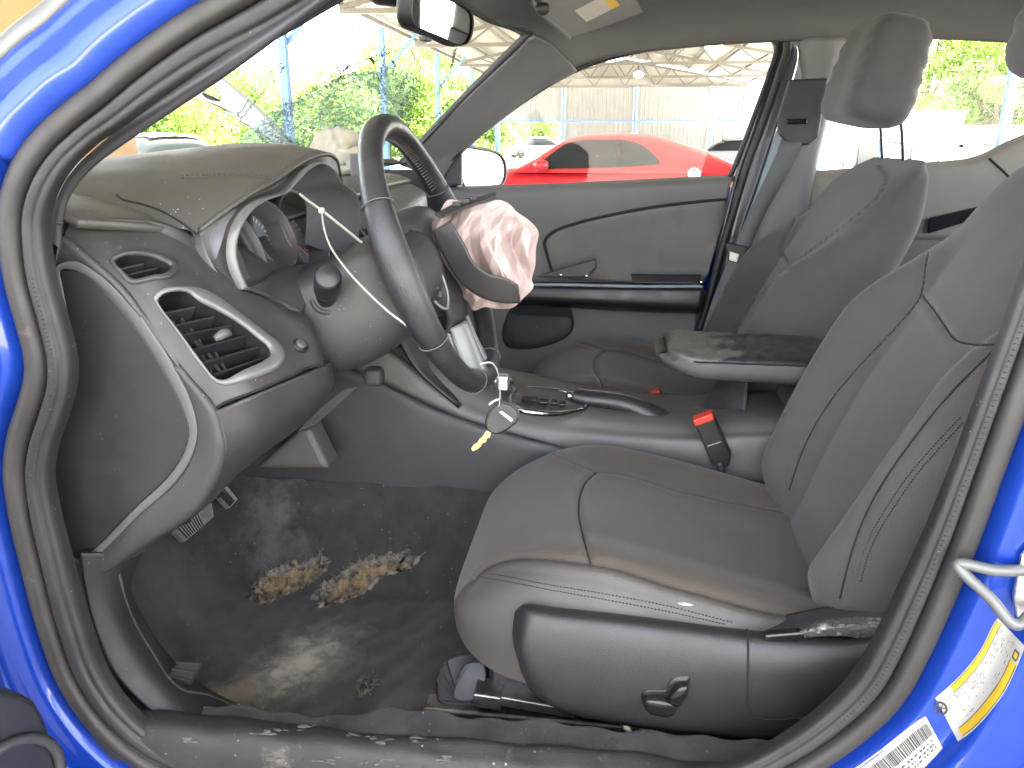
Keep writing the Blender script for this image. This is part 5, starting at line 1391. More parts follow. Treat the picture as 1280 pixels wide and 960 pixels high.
# pedals
pd = thing('brake_pedal', 'wide ribbed metal brake pedal pad in the foot well', 'pedal', tuple(Q(240, 655, y=.46)))
def pedal(root, L, y, ribs):
    P = QL([(a_, b_, y) for a_, b_ in L])
    part('pad', prism(P, (-.012, .004, -.004)), 'pad_metal', root, smooth=False, bevel=(.002, 2))
    for s in np.linspace(.12, .62, ribs):
        a_, b_ = P[0] * (1 - s) + P[1] * s, P[3] * (1 - s) + P[2] * s
        part('rib', bar(a_ * .92 + b_ * .08 + np.array([.002, -.001, .001]), a_ * .08 + b_ * .92 + np.array([.002, -.001, .001]), .0022, .002), 'black_plastic', root, smooth=False)
    c_ = P.mean(0)
    part('arm', tube(cr([c_ + np.array([-.012, .0, 0]), c_ + np.array([-.06, 0, .08]), c_ + np.array([-.10, 0, .25])], 12), .008, 8), 'black_plastic', root)
pedal(pd, [(213, 660), (265, 628), (268, 646), (231, 678)], .44, 9)
pd2 = thing('accelerator_pedal', 'small ribbed metal accelerator pedal pad in the foot well', 'pedal', tuple(Q(283, 622, y=.52)))
pedal(pd2, [(268, 615), (284, 607), (298, 624), (287, 636)], .54, 5)

# ================================================================== CENTRE CONSOLE
con = thing('centre_console', 'grey centre console with chrome shift gate and padded armrest', 'console', (0, .74, .3))
cx = np.array([-.60, -.50, -.42, -.34, -.28, -.22, -.15, -.05, .05, .15, .25, .38])
ze = f1(cx, [(-.60, .73), (-.50, .72), (-.42, .705), (-.34, .640), (-.28, .598), (-.22, .575), (-.15, .563), (-.05, .560), (.05, .558), (.15, .560), (.25, .57), (.38, .58)])
zt_ = f1(cx, [(-.60, .75), (-.50, .735), (-.42, .73), (-.34, .690), (-.28, .655), (-.22, .635), (-.15, .622), (-.05, .603), (.05, .594), (.15, .590), (.25, .60), (.38, .61)])
rows = []
for yk_, zf in ((.618, 'b'), (.622, 'm'), (.628, 'e'), (.640, 'e1'), (.668, 't'), (.74, 't'), (.82, 't'), (.854, 'e1'), (.868, 'e'), (.876, 'm'), (.882, 'b')):
    z_ = {'b': np.full_like(cx, .44), 'm': ze * .5 + .23, 'e': ze, 'e1': ze * .55 + zt_ * .45, 't': zt_}[zf]
    rows.append(np.stack([cx, np.full_like(cx, yk_), z_], 1))
cg = patch(rows, 90, 120)
CO = part('console_body', grid(cg), 'trim_grey', con, solid=.006)
cbv = bvh(grid(cg))
sd_ = castL(cbv, [(505, 432), (530, 462), (556, 492), (590, 522), (620, 540), (660, 552), (700, 556)], 50, .0008)
if len(sd_) > 6: part('panel_gap', tube(sd_, .0015, 5), 'seam_dark', CO)
# carpeted tunnel flank below it
part('tunnel_side', grid(patch([[(-1.0, .60, .46), (-.6, .598, .455), (-.2, .598, .45), (.3, .598, .45)], [(-1.0, .598, .60), (-.6, .597, .56), (-.2, .597, .50), (.3, .597, .48)], [(-1.0, .60, .75), (-.62, .60, .72), (-.45, .60, .68), (-.35, .61, .60)]], 14, 24)), 'trim_dark', con, solid=.004)
# shift gate: chrome ring, plate, gate blocks, lever
gz_ = .628
def GQ(px_, py_, dz=0): return Q(px_, py_, z=gz_ + dz - .018 * ss(px_, 640, 735))
rg = cr(np.array([GQ(*p_) for p_ in [(640, 497), (648, 488), (672, 487), (705, 490), (725, 495), (733, 504), (728, 512), (712, 516), (680, 517), (652, 513), (641, 506)]]), 70, closed=True)
gt = part('shift_gate', tube(rg, .0058, 10, closed=True), 'chrome', con)
part('gate_plate', grid(np.array([rg + np.array([0, 0, -.004]), rg * .5 + rg.mean(0) * .5 + np.array([0, 0, -.003]), rg * .02 + rg.mean(0) * .98 + np.array([0, 0, -.003])]), cv=True), 'trim_grey', gt)
for px_, py_, w_ in ((662, 499, .028), (680, 502, .018), (693, 503, .012), (703, 505, .012)):
    part('gate_block', box(GQ(px_, py_, .004), (w_, .022, .006)), 'gloss_black', gt, smooth=False, bevel=(.0015, 2))
for px_, py_ in ((646, 506), (662, 508), (672, 509.5), (680, 510), (689, 510.5)):
    part('gate_mark', box(GQ(px_, py_, .003), (.006, .005, .0012)), 'label_ink', gt, smooth=False)
lv = part('shift_lever', tube(cr([GQ(636, 506, 0), GQ(634, 498, .02), GQ(632, 488, .045), GQ(630, 478, .065)], 20), [.012] * 8 + [.014] * 6 + [.017] * 6, 12), 'satin_silver', con)
part('lever_knob', box(GQ(629, 478, .068), (.022, .020, .030)), 'satin_silver', lv, smooth=False, bevel=(.005, 3))
part('lever_button', blob(GQ(641, 486, .05), (.008, .010, .010), 3, .05, 12, 14), 'trim_dark', lv)
# parking brake
pbp = cr(np.array([Q(716, 495, y=.70), Q(735, 498, y=.70), Q(760, 501, y=.70), Q(785, 506, y=.70), Q(805, 514, y=.70), Q(825, 526, y=.70), Q(850, 541, y=.70), Q(880, 552, y=.70)]), 50)
pr_ = f1(np.linspace(0, 1, 50), [(0, .012), (.1, .0145), (.3, .017), (.5, .020), (.7, .023), (1, .026)])
pb_ = part('parking_brake', tube(pbp, pr_, 16, flat=1.25), 'leather', con)
part('release_button', tube(np.array([Q(708, 494, y=.70), Q(712, 494.5, y=.70), Q(718, 496, y=.70)]), [.008, .0085, .0085], 14), 'chrome', pb_)
part('grip_seam', tube(pbp[2:34] + np.array([0, -.003, .0175]) + np.linspace(0, 1, 32)[:, None] * np.array([0, 0, .004]), .0012, 5), 'thread', pb_)
# cup holder well and its dark bottom
ch_ = Q(768, 515, z=.602)
cu_ = disc_stack(ch_, (0, 0, 1), [(.040, .004), (.037, .007), (.033, .004), (.031, .001)], 'trim_grey', 'cup_holder', con, 30)
disc_stack(ch_, (0, 0, 1), [(.0325, .003), (.0005, .003)], 'seam_dark', 'cup_well', cu_, 30)
# handle trims between console and seats
part('console_rail', tube(cr(QL([(822, 510, .80), (840, 508, .80), (858, 512, .80), (866, 518, .79)]), 20), .006, 8), 'satin_silver', con)
part('console_flank', grid(patch([QL([(840, 540, .66), (862, 520, .72), (890, 490, .78), (905, 470, .80)]), QL([(870, 548, .65), (888, 530, .69), (902, 500, .74), (912, 470, .77)]), QL([(900, 575, .64), (920, 560, .66), (930, 520, .70), (935, 470, .74)])], 16, 20)), 'trim_dark', con, solid=.006)
part('console_box', box((.46, .75, .54), (.26, .18, .20)), 'trim_grey', con, smooth=False, bevel=(.03, 4))
# armrest: padded lid, split vinyl on top
nu, nv = 70, 90
ar = []
for s in np.linspace(0, 1, nu):
    x = .098 + .29 * s
    k = (1 - (1 - min(1, s / .22)) ** 2.2) ** (1 / 2.2)
    a = np.linspace(0, 2 * np.pi, nv, endpoint=False); e = 2 / 3.6
    yy = (.060 + .045 * k) * np.sign(np.cos(a)) * np.abs(np.cos(a)) ** e
    zz = np.where(np.sin(a) > 0, .024, .036) * (.25 + .75 * k) * np.sign(np.sin(a)) * np.abs(np.sin(a)) ** e
    zc = .715 + .010 * ss(1 - s, .75, 1.0) - .004 * s
    wr = .0016 * np.sin(x * 210 + 3 * np.sin(yy * 60)) * np.clip(np.sin(a), 0, 1) * ss(s, .15, .3) * (1 - ss(s, .62, .75))
    ar.append(np.stack([np.full(nv, x) - .018 * (np.sin(a) < 0) * (1 - k), .725 + yy, zc + zz + wr], 1))
ar = np.array(ar)
V, Fs = grid(ar, cv=True); Fs.append(tuple(range(nv))[::-1]); Fs.append(tuple((nu - 1) * nv + k for k in range(nv)))
mat('armrest_worn', (.075, .073, .060), .40, bump=(110, .5, 'd', .002), var=(24, .18), blotch=(22, .56, .64, (.03, .03, .03)))
mi = []
for f in Fs:
    c_ = np.mean([V[i] for i in f], 0)
    mi.append(1 if c_[2] > .720 and c_[0] < .205 + .03 * math.sin(c_[1] * 90) else 0)
arm = obj('armrest', V, Fs, None, con, mats=['trim_grey', 'armrest_worn', 'leather'], mi=[(2 if m_ == 0 and np.mean([V[i] for i in f], 0)[2] > .722 else m_) for m_, f in zip(mi, Fs)])
part('armrest_piping', tube(cr(np.array([(x_, .725 - (.060 + .045 * min(1, (x_ - .088) / .06)) * 1.0 - .0005, .722) for x_ in np.linspace(.13, .36, 12)]), 40), .0018, 6), 'seam_dark', arm)
st_ = [tube(np.array([(x_, .725 - .1045, .7185), (x_ + .003, .725 - .1045, .7185)]), .0008, 4) for x_ in np.arange(.15, .36, .006)]
tag(part('stitching', merge(*st_), 'thread', arm), kind='stuff')
part('armrest_stem', box((.49, .735, .66), (.10, .12, .16), Matrix.Rotation(R(18), 3, 'Y')), 'trim_grey', con, smooth=False, bevel=(.02, 4))
# belt buckles
bk = thing('belt_buckle', 'black seat belt buckle with red button beside the driver seat', 'belt buckle', tuple(Q(895, 585, y=.645)))
bq = QL([(868, 530, .600), (891, 520, .600), (914, 570, .600), (910, 584, .600), (890, 582, .600)])
part('housing', prism(bq, (.004, .022, .0)), 'black_plastic', bk, smooth=False, bevel=(.003, 3))
part('release_button', prism(QL([(866, 526, .597), (890, 517, .597), (893, 525, .597), (869, 534, .597)]), (.002, .022, .002)), 'red_button', bk, smooth=False, bevel=(.002, 2))
part('buckle_mark', bar(Q(884, 558, y=.598), Q(901, 552, y=.598), .003, .001), 'label_white', bk, smooth=False)
part('stalk', bar(Q(898, 575, y=.612), Q(910, 620, y=.615), .03, .012), 'trim_dark', bk, smooth=False, bevel=(.004, 2))
bk2 = thing('belt_buckle', 'far belt buckle with faded red button beside the passenger seat', 'belt buckle', tuple(Q(826, 505, y=.86)))
part('housing', prism(QL([(812, 497, .86), (824, 488, .86), (838, 510, .86), (824, 516, .86)]), (0, .02, 0)), 'black_plastic', bk2, smooth=False, bevel=(.003, 2))
part('release_button', prism(QL([(810, 495, .857), (823, 487, .857), (826, 491, .857), (813, 499, .857)]), (0, .02, .001)), 'red_button', bk2, smooth=False, bevel=(.0015, 2))

# ================================================================== FAR DOOR AND SMALL CABIN THINGS
pdoor = thing('passenger_door', 'dark grey passenger door with cloth insert and black armrest', 'car door', (-.05, 1.45, .3))
DY = 1.42
dtop = patch([QL([(540, 236, 1.44), (575, 233, 1.44), (640, 231, 1.44), (760, 226, 1.44), (860, 221, 1.44), (918, 218, 1.44)]),
              QL([(540, 244, 1.405), (575, 240, 1.405), (640, 238, 1.405), (760, 232, 1.405), (860, 227, 1.405), (915, 224, 1.405)]),
              QL([(545, 265, 1.40), (580, 262, 1.40), (640, 260, 1.40), (760, 252, 1.40), (860, 245, 1.40), (910, 242, 1.40)]),
              QL([(550, 330, 1.425), (585, 328, 1.425), (640, 326, 1.425), (745, 320, 1.425), (850, 312, 1.425), (893, 308, 1.425)]),
              QL([(560, 400, 1.43), (600, 400, 1.43), (650, 400, 1.43), (740, 400, 1.43), (830, 400, 1.43), (870, 400, 1.43)]),
              QL([(560, 520, 1.42), (600, 520, 1.42), (650, 520, 1.42), (740, 520, 1.42), (830, 520, 1.42), (860, 520, 1.42)])], 50, 60)
dpan = part('door_panel', grid(dtop), 'door_trim', pdoor, solid=.012)
ins = [(681, 300), (690, 291), (715, 281), (760, 270), (820, 259), (880, 252), (908, 250), (900, 290), (888, 330), (883, 345), (840, 352), (760, 352), (690, 340), (684, 320)]
dbv = bvh(grid(dtop))
def cz(a_, b_, lift):
    q = cast(dbv, a_, b_, lift)
    return q if q is not None else Q(a_, b_, y=1.42 - lift)
def fill(fn, L, lifts, n=90):
    o_ = cr(A(L), n, closed=True); c_ = o_.mean(0)
    return grid(np.array([[fn(*(c_ + (p_ - c_) * s_), l_) for p_ in o_] for s_, l_ in lifts]), cv=True)

part('cloth_insert', fill(cz, ins, [(1, .0), (.985, .004), (.95, .007), (.85, .008), (.7, .008), (.5, .008), (.3, .008), (.02, .008)]), 'door_insert', pdoor)
part('insert_groove', tube(np.array([cz(a_, b_, .004) for a_, b_ in cr(A([(690, 338), (684, 318), (681, 301), (691, 290), (716, 280), (760, 269), (820, 258), (880, 251), (908, 249)]), 60)]), .0042, 6), 'seam_dark', pdoor)
# armrest ledge with pull cup, rail and switch plate
al = patch([QL([(640, 352, 1.43), (700, 352, 1.43), (800, 353, 1.43), (880, 354, 1.43)]), QL([(640, 357, 1.375), (700, 358, 1.375), (800, 359, 1.375), (880, 360, 1.375)]), QL([(640, 362, 1.36), (700, 363, 1.36), (800, 365, 1.36), (880, 366, 1.36)]),
            QL([(640, 376, 1.362), (700, 378, 1.362), (800, 384, 1.362), (876, 387, 1.362)]), QL([(640, 380, 1.42), (700, 384, 1.42), (800, 390, 1.42), (872, 392, 1.42)])], 24, 40)
ar2 = part('door_armrest', grid(al), 'black_plastic', pdoor, solid=.004)
part('bright_rail', tube(cr(QL([(640, 356, 1.37), (700, 356, 1.366), (800, 358, 1.366), (878, 358, 1.37)]), 30), .0045, 8), 'pale_frame', ar2)
part('switch_plate', prism(QL([(788, 342, 1.385), (876, 343, 1.385), (874, 354, 1.372), (790, 353, 1.372)]), (0, -.006, 0)), 'black_plastic', ar2, smooth=False, bevel=(.003, 2))
part('loose_trim', prism(QL([(668, 346, 1.36), (700, 336, 1.36), (745, 323, 1.36), (746, 333, 1.36), (735, 346, 1.36), (700, 346, 1.36)]), (0, -.012, 0)), 'black_plastic', ar2, smooth=False, bevel=(.003, 2))
for a_, b_ in ((701, 344), (733, 345), (877, 353)):
    part('screw', blob(Q(a_, b_, y=1.345), (.006, .004, .006), 2, .1, 8, 10), 'chrome', ar2)
# lower map pocket
po = cr(A([(640, 384), (706, 387), (716, 395), (718, 405), (714, 416), (704, 424), (690, 430), (650, 436), (630, 430)]), 60, closed=True)
part('door_pocket', fill(cz, po[::4], [(1, .0), (.97, .010), (.9, .014), (.6, .014), (.3, .014), (.02, .014)]), 'trim_dark', pdoor)
part('pocket_mouth', prism(QL([(640, 382, 1.40), (714, 386, 1.40), (717, 396, 1.40), (690, 395, 1.40), (640, 391, 1.40)]), (0, -.003, 0)), 'seam_dark', pdoor, smooth=False)
part('mirror_sail', prism(QL([(545, 232, 1.42), (577, 232, 1.42), (577, 181, 1.42), (560, 197, 1.42)]), (0, .02, 0)), 'trim_dark', pdoor, smooth=False, bevel=(.004, 2))
# door mirror
dm = thing('door_mirror', 'passenger side door mirror with black housing beyond the window', 'mirror', tuple(Q(600, 235, y=1.60)))
mo = [(577, 187), (583, 184), (600, 186), (618, 190), (627, 196), (631, 206), (631, 222), (627, 231), (618, 233), (595, 235), (580, 233)]
def mirror_plane(L, y0, k, xref): return QL([(a_, b_, y0 + k * (a_ - xref)) for a_, b_ in L])
mnv = np.array([.88, -.47, .05])
mp = resample(cr(np.array([Qp(a_, b_, Q(604, 210, y=1.60), mnv) for a_, b_ in mo]), 60, closed=True), 60, True)
part('glass', prism(mp, (-.003, .001, 0)), 'mirror', dm, smooth=False)
part('bezel', tube(mp, .005, 8, closed=True), 'black_plastic', dm)
mc = mp.mean(0)
hs_ = np.array([mp, mp + (mp - mc) * .10 + np.array([-.02, .004, 0]), mp + (mp - mc) * .06 + np.array([-.06, .012, 0]), mp + (mp - mc) * -.25 + np.array([-.10, .02, 0]), mp + (mp - mc) * -.95 + np.array([-.12, .02, 0])])
part('housing', grid(np.stack([cr(hs_[:, j], 16, uniform=True) for j in range(60)], 1), cv=True), 'black_plastic', dm)
part('mirror_arm', bar(Q(578, 228, y=1.58), Q(560, 236, y=1.46), .05, .03), 'black_plastic', dm, smooth=False, bevel=(.008, 2))
# rear-view mirror on its stem
rm = thing('rear_view_mirror', 'black rear view mirror hanging at the top of the windshield', 'mirror', tuple(Q(548, 60, y=.66)))
ro = [(514, -14), (530, -12), (555, -3), (578, 8), (589, 18), (591, 28), (589, 44), (584, 54), (575, 57), (550, 47), (528, 38), (516, 32), (512, 22), (512, 0)]
rp = resample(cr(np.array([Qp(a_, b_, Q(552, 22, y=.68), (.93, -.325, -.163)) for a_, b_ in ro]), 70, closed=True), 70, True)
rcn = rp.mean(0)
part('glass', prism(rcn + (rp - rcn) * .95, (-.002, .001, 0)), 'mirror', rm, smooth=False)
hs_ = np.array([rcn + (rp - rcn) * .95 + np.array([.003, -.001, 0]), rp + np.array([.003, -.002, 0]), rcn + (rp - rcn) * 1.03 + np.array([-.006, 0, 0]), rcn + (rp - rcn) * 1.0 + np.array([-.022, .002, 0]), rcn + (rp - rcn) * .55 + np.array([-.036, .004, 0]), rcn + (rp - rcn) * .02 + np.array([-.038, .004, 0])])
part('housing', grid(np.stack([cr(hs_[:, j], 20, uniform=True) for j in range(70)], 1), cv=True), 'black_plastic', rm)
part('stem', tube(cr([rcn + np.array([-.03, 0, .0]), rcn + np.array([-.06, .01, .03]), np.array([-.36, .70, 1.355])], 14), .009, 10), 'black_plastic', rm)
part('day_night_tab', prism(QL([(530, 44, .60), (541, 47, .60), (540, 53, .60), (532, 51, .60)]), (-.012, .004, 0)), 'black_plastic', rm, smooth=False, bevel=(.002, 2))
bs = thing('sensor_pod', 'small black sensor cover on the windshield beside the mirror', 'sensor', tuple(Q(487, 6, y=.66)))
part('cover', blob(Q(487, -2, y=.68), (.035, .03, .012), 4, .12, 18, 24), 'black_plastic', bs)
# sun visor, folded up
sv = thing('sun_visor', 'dark grey sun visor folded up on the passenger side with white label', 'sun visor', (-.12, 1.0, 1.33))
vz = patch([QL([(645, -40, .90), (662, -8, .92), (673, 12, .94), (690, 28, .97), (712, 47, 1.02)]), QL([(700, -60, .98), (712, -20, 1.0), (722, 0, 1.02), (732, 20, 1.06), (742, 36, 1.10)]), QL([(780, -70, 1.10), (785, -30, 1.12), (790, -10, 1.14), (797, 6, 1.16), (803, 14, 1.18)])], 24, 30)
vo = part('flap', grid(vz), 'headliner', sv, solid=.012, offset=0)
vb = bvh(grid(vz))
lb = [[cast(vb, 715 + (757 - 715) * u + (730 - 715) * v, 12 + (-9 - 12) * u + (26 - 12) * v, .0070) for u in np.linspace(0, 1, 5)] for v in np.linspace(0, 1, 4)]
if all(q is not None for r0 in lb for q in r0):
    part('warning_label', grid(np.array(lb)), 'label_white', vo)
    lb2 = [[cast(vb, 715 + (757 - 715) * u + (730 - 715) * v, 12 + (-9 - 12) * u + (26 - 12) * v, .0076) for u in np.linspace(.78, 1, 4)] for v in np.linspace(0, 1, 4)]
    if all(q is not None for r0 in lb2 for q in r0): part('label_band', grid(np.array(lb2)), 'label_yellow', vo)
for px_, py_ in ((668, -2), (678, 11)):
    part('visor_clip', blob(Q(px_, py_, y=.93), (.016, .012, .012), 5, .1, 12, 14), 'trim_dark', sv)
part('visor_edge', tube(cr(QL([(662, -8, .915), (673, 12, .935), (690, 28, .965), (712, 47, 1.015)]), 24), .005, 8), 'pillar_trim', vo)
# passenger grab handle at the roof, mostly out of the frame
gh = thing('grab_handle', 'grey grab handle on the roof lining above the rear door', 'grab handle', tuple(Q(1230, 0, y=1.34)))
part('bar', tube(cr(QL([(1195, -4, 1.36), (1205, 0, 1.34), (1235, 3, 1.33), (1275, 3, 1.33), (1300, 0, 1.35)]), 24), .008, 8), 'trim_dark', gh)
# passenger seat belt
sbelt = thing('seat_belt', 'grey seat belt running down the far door pillar', 'seat belt', tuple(Q(880, 410, y=1.33)))
wl_ = cr(QL([(978, 176, 1.345), (960, 215, 1.34), (935, 268, 1.335), (914, 318, 1.33), (896, 360, 1.32), (876, 420, 1.31), (862, 470, 1.30)]), 40)
wr2 = cr(QL([(1003, 178, 1.345), (983, 218, 1.34), (955, 270, 1.335), (933, 320, 1.33), (914, 362, 1.32), (893, 422, 1.31), (878, 470, 1.30)]), 40)
part('webbing', grid(np.array([wl_, wl_ * .5 + wr2 * .5 + np.array([0, -.002, 0]), wr2])), 'belt_web', sbelt, solid=.002)
tg = part('latch_plate', prism(QL([(905, 302, 1.322), (935, 308, 1.322), (931, 320, 1.322), (926, 330, 1.322), (911, 326, 1.322), (908, 314, 1.322)]), (0, -.006, 0)), 'black_plastic', sbelt, smooth=False, bevel=(.003, 2))
part('latch_tongue', prism(QL([(912, 314, 1.315), (924, 317, 1.315), (921, 328, 1.315), (911, 325, 1.315)]), (0, -.003, 0)), 'satin_silver', tg, smooth=False, bevel=(.001, 2))
# deflated passenger airbag slumped on the dashboard
pa = thing('passenger_airbag', 'deflated cream airbag slumped on the dashboard behind the wheel', 'airbag', tuple(Q(425, 215, y=.98)))
part('bag_cloth', blob(Q(424, 188, y=1.0), (.056, .050, .046), 11, .35, 36, 50, 2.6), 'airbag_white', pa)
part('bag_tail', blob(Q(440, 205, y=.97), (.05, .03, .030), 12, .4, 24, 32, 3), 'airbag_white', pa)
part('bag_module', box(Q(449, 207, y=.95), (.03, .04, .05)), 'trim_grey', pa, smooth=False, bevel=(.004, 2))

# ================================================================== OUTSIDE: SHED, CARS, TREES
GZ = -.26
# open-sided steel shed
SX0, SX1, SY0, SY1, EV, RG = -8.3, 8.6, -3.4, 60.0, 5.0, 6.6
shed = thing('shed_roof', 'large open shed roof of ribbed metal sheets over the cars', 'roof', (0, 28, GZ))
SXM = (SX0 + SX1) / 2
def ribbed(x0, z0, x1, z1, y0, y1, pitch=.33):
    V, Fs = [], []
    ys_ = np.arange(y0, y1, pitch)
    prof_ = []
    for y in ys_: prof_ += [(y, 0), (y + pitch * .6, 0), (y + pitch * .68, .035), (y + pitch * .92, .035)]
    for y, h in prof_:
        V += [(x0, y, z0 + h), (x1, y, z1 + h)]
    for k in range(len(prof_) - 1): Fs.append((2 * k, 2 * k + 1, 2 * k + 3, 2 * k + 2))
    return V, Fs
bay = 8.6
yb = [SY0 + .3 + k * (SY1 - SY0 - .3) / 7 for k in range(8)]
for k in range(7):
    part('roof_sheet', ribbed(SX0 - .3, EV, SXM, RG, yb[k] - (.3 if k == 0 else 0), yb[k + 1], .40), 'shed_roof', shed, smooth=False)
    part('roof_sheet', ribbed(SX1 + .3, EV, SXM, RG, yb[k] - (.3 if k == 0 else 0), yb[k + 1], .40), 'shed_roof', shed, smooth=False)
for s in np.linspace(0, 1, 7):
    for sx in (0, 1):
        x = (SX0 if sx == 0 else SX1) * (1 - s) + SXM * s
        if sx and s == 1: continue
        part('purlin', bar((x, SY0, EV + (RG - EV) * s - .09), (x, SY1, EV + (RG - EV) * s - .09), .08, .14), 'truss_steel', shed, smooth=False)
def truss(y, lab):
    t = thing('roof_truss', lab, 'truss', (SXM, y, EV - .2), 'trusses under the shed roof')
    zb_ = EV - .32
    part('bottom_chord', bar((SX0, y, zb_), (SX1, y, zb_), .12, .14), 'truss_steel', t, smooth=False)
    for a_, b_ in ((SX0, SXM), (SX1, SXM)):
        part('top_chord', bar((a_, y, EV - .20), (b_, y, RG - .22), .12, .14), 'truss_steel', t, smooth=False)
    n = 8
    for k in range(n):
        x0 = SX0 + (SX1 - SX0) * (k + .5) / n
        zt2 = EV - .2 + (RG - EV) * (1 - abs(x0 - SXM) / (SXM - SX0))
        for d_ in (-.5, .5):
            xb = SX0 + (SX1 - SX0) * (k + .5 + d_) / n
            part('web_member', bar((xb, y, zb_), (x0, y, zt2), .07, .07), 'truss_steel', t, smooth=False)
    return t
ordn = ['nearest', 'second nearest', 'third', 'fourth', 'fifth', 'sixth', 'seventh', 'farthest']
for k, y in enumerate(yb):
    if k == 0: y = y
    truss(y - (.25 if k == 7 else 0), f'{ordn[k]} grey steel truss under the shed roof, counted from the blue car')
PY = [1.8, 10.6, 19.5, 28.2, 37.0, 46.0, 55.0]
for k, y in enumerate(PY[1:]):
    for sx, nm in ((SX0, 'shed side seen through the windshield'), (SX1, 'shed side seen through the rear window')):
        if sx == SX1 and k > 3: continue
        p_ = thing('shed_post', f'{ordn[k]} blue steel post on the {nm}', 'post', (sx, y, GZ), 'blue posts along the shed sides')
        part('column', box((sx, y, (EV - .2 + GZ) / 2), (.20, .20, EV - .2 - GZ)), 'blue_steel', p_, smooth=False, bevel=(.012, 2))
        part('base_plate', box((sx, y, GZ + .02), (.40, .40, .03)), 'blue_steel', p_, smooth=False)
        if sx == SX0:
            part('knee_brace', bar((sx, y + .1, EV - 1.7), (sx + 1.3, y + .1, EV - .35), .09, .09), 'blue_steel', p_, smooth=False)
# white sheet wall across the far end
bw = thing('shed_wall', 'white ribbed metal wall across the far end of the shed', 'wall', (0, SY1, GZ))
WX = [-8.9, -4.15, .95, 6.2, 8.6]
for k in range(4):
    x0, x1 = WX[k] + .13, WX[k + 1] - .13
    zlo = 2.36 if k == 0 else GZ
    def wallsheet(z0, z1):
        V, Fs, pr2 = [], [], []
        n = int((x1 - x0) / .30)
        for i in range(n):
            xx = x0 + (x1 - x0) * i / n; pp_ = (x1 - x0) / n
            pr2 += [(xx, 0), (xx + pp_ * .65, 0), (xx + pp_ * .72, -.04), (xx + pp_ * .95, -.04)]
        pr2.append((x1, 0))
        for xx, h in pr2: V += [(xx, SY1 + h, z0), (xx, SY1 + h, z1)]
        for i in range(len(pr2) - 1): Fs.append((2 * i, 2 * i + 1, 2 * i + 3, 2 * i + 2))
        return V, Fs
    if zlo < 1: part('wall_sheet', wallsheet(zlo, 2.30), 'shed_white', bw, smooth=False)
    part('wall_sheet', wallsheet(2.42, 4.66), 'shed_white', bw, smooth=False)
for x in WX:
    part('wall_post', box((x, SY1 - .1, (4.7 + GZ) / 2), (.22, .22, 4.7 - GZ)), 'blue_steel', bw, smooth=False)
part('wall_girt', bar((WX[0], SY1 - .12, 2.36), (WX[-1], SY1 - .12, 2.36), .12, .12), 'blue_steel', bw, smooth=False)
part('gable_sheet', prism([(SX0, SY1, 4.7), (SX1, SY1, 4.7), (SXM, SY1, 6.4)], (0, .04, 0)), 'shed_roof', bw, smooth=False)
lm = thing('shed_lamp', 'round lamp glowing under the shed roof above the red car', 'lamp', (.9, 50, 4.9))
part('shade', blob((.9, 50, 4.75), (.30, .30, .18), 1, .02, 14, 20), 'lamp_glow', lm)
part('rod', tube(np.array([(.9, 50, 4.9), (.9, 50, 6.1)]), .03, 8), 'truss_steel', lm)
lm2 = thing('shed_lamp', 'oval lamp glowing near the top of the far window', 'lamp', tuple(Q(893, 60, y=38)))
c_ = Q(893, 59, y=38)
part('shade', blob(c_, (.42, .30, .16), 1, .02, 14, 20), 'lamp_glow', lm2)
part('rod', tube(np.array([c_, c_ + np.array([0, 0, 1.0])]), .03, 8), 'truss_steel', lm2)

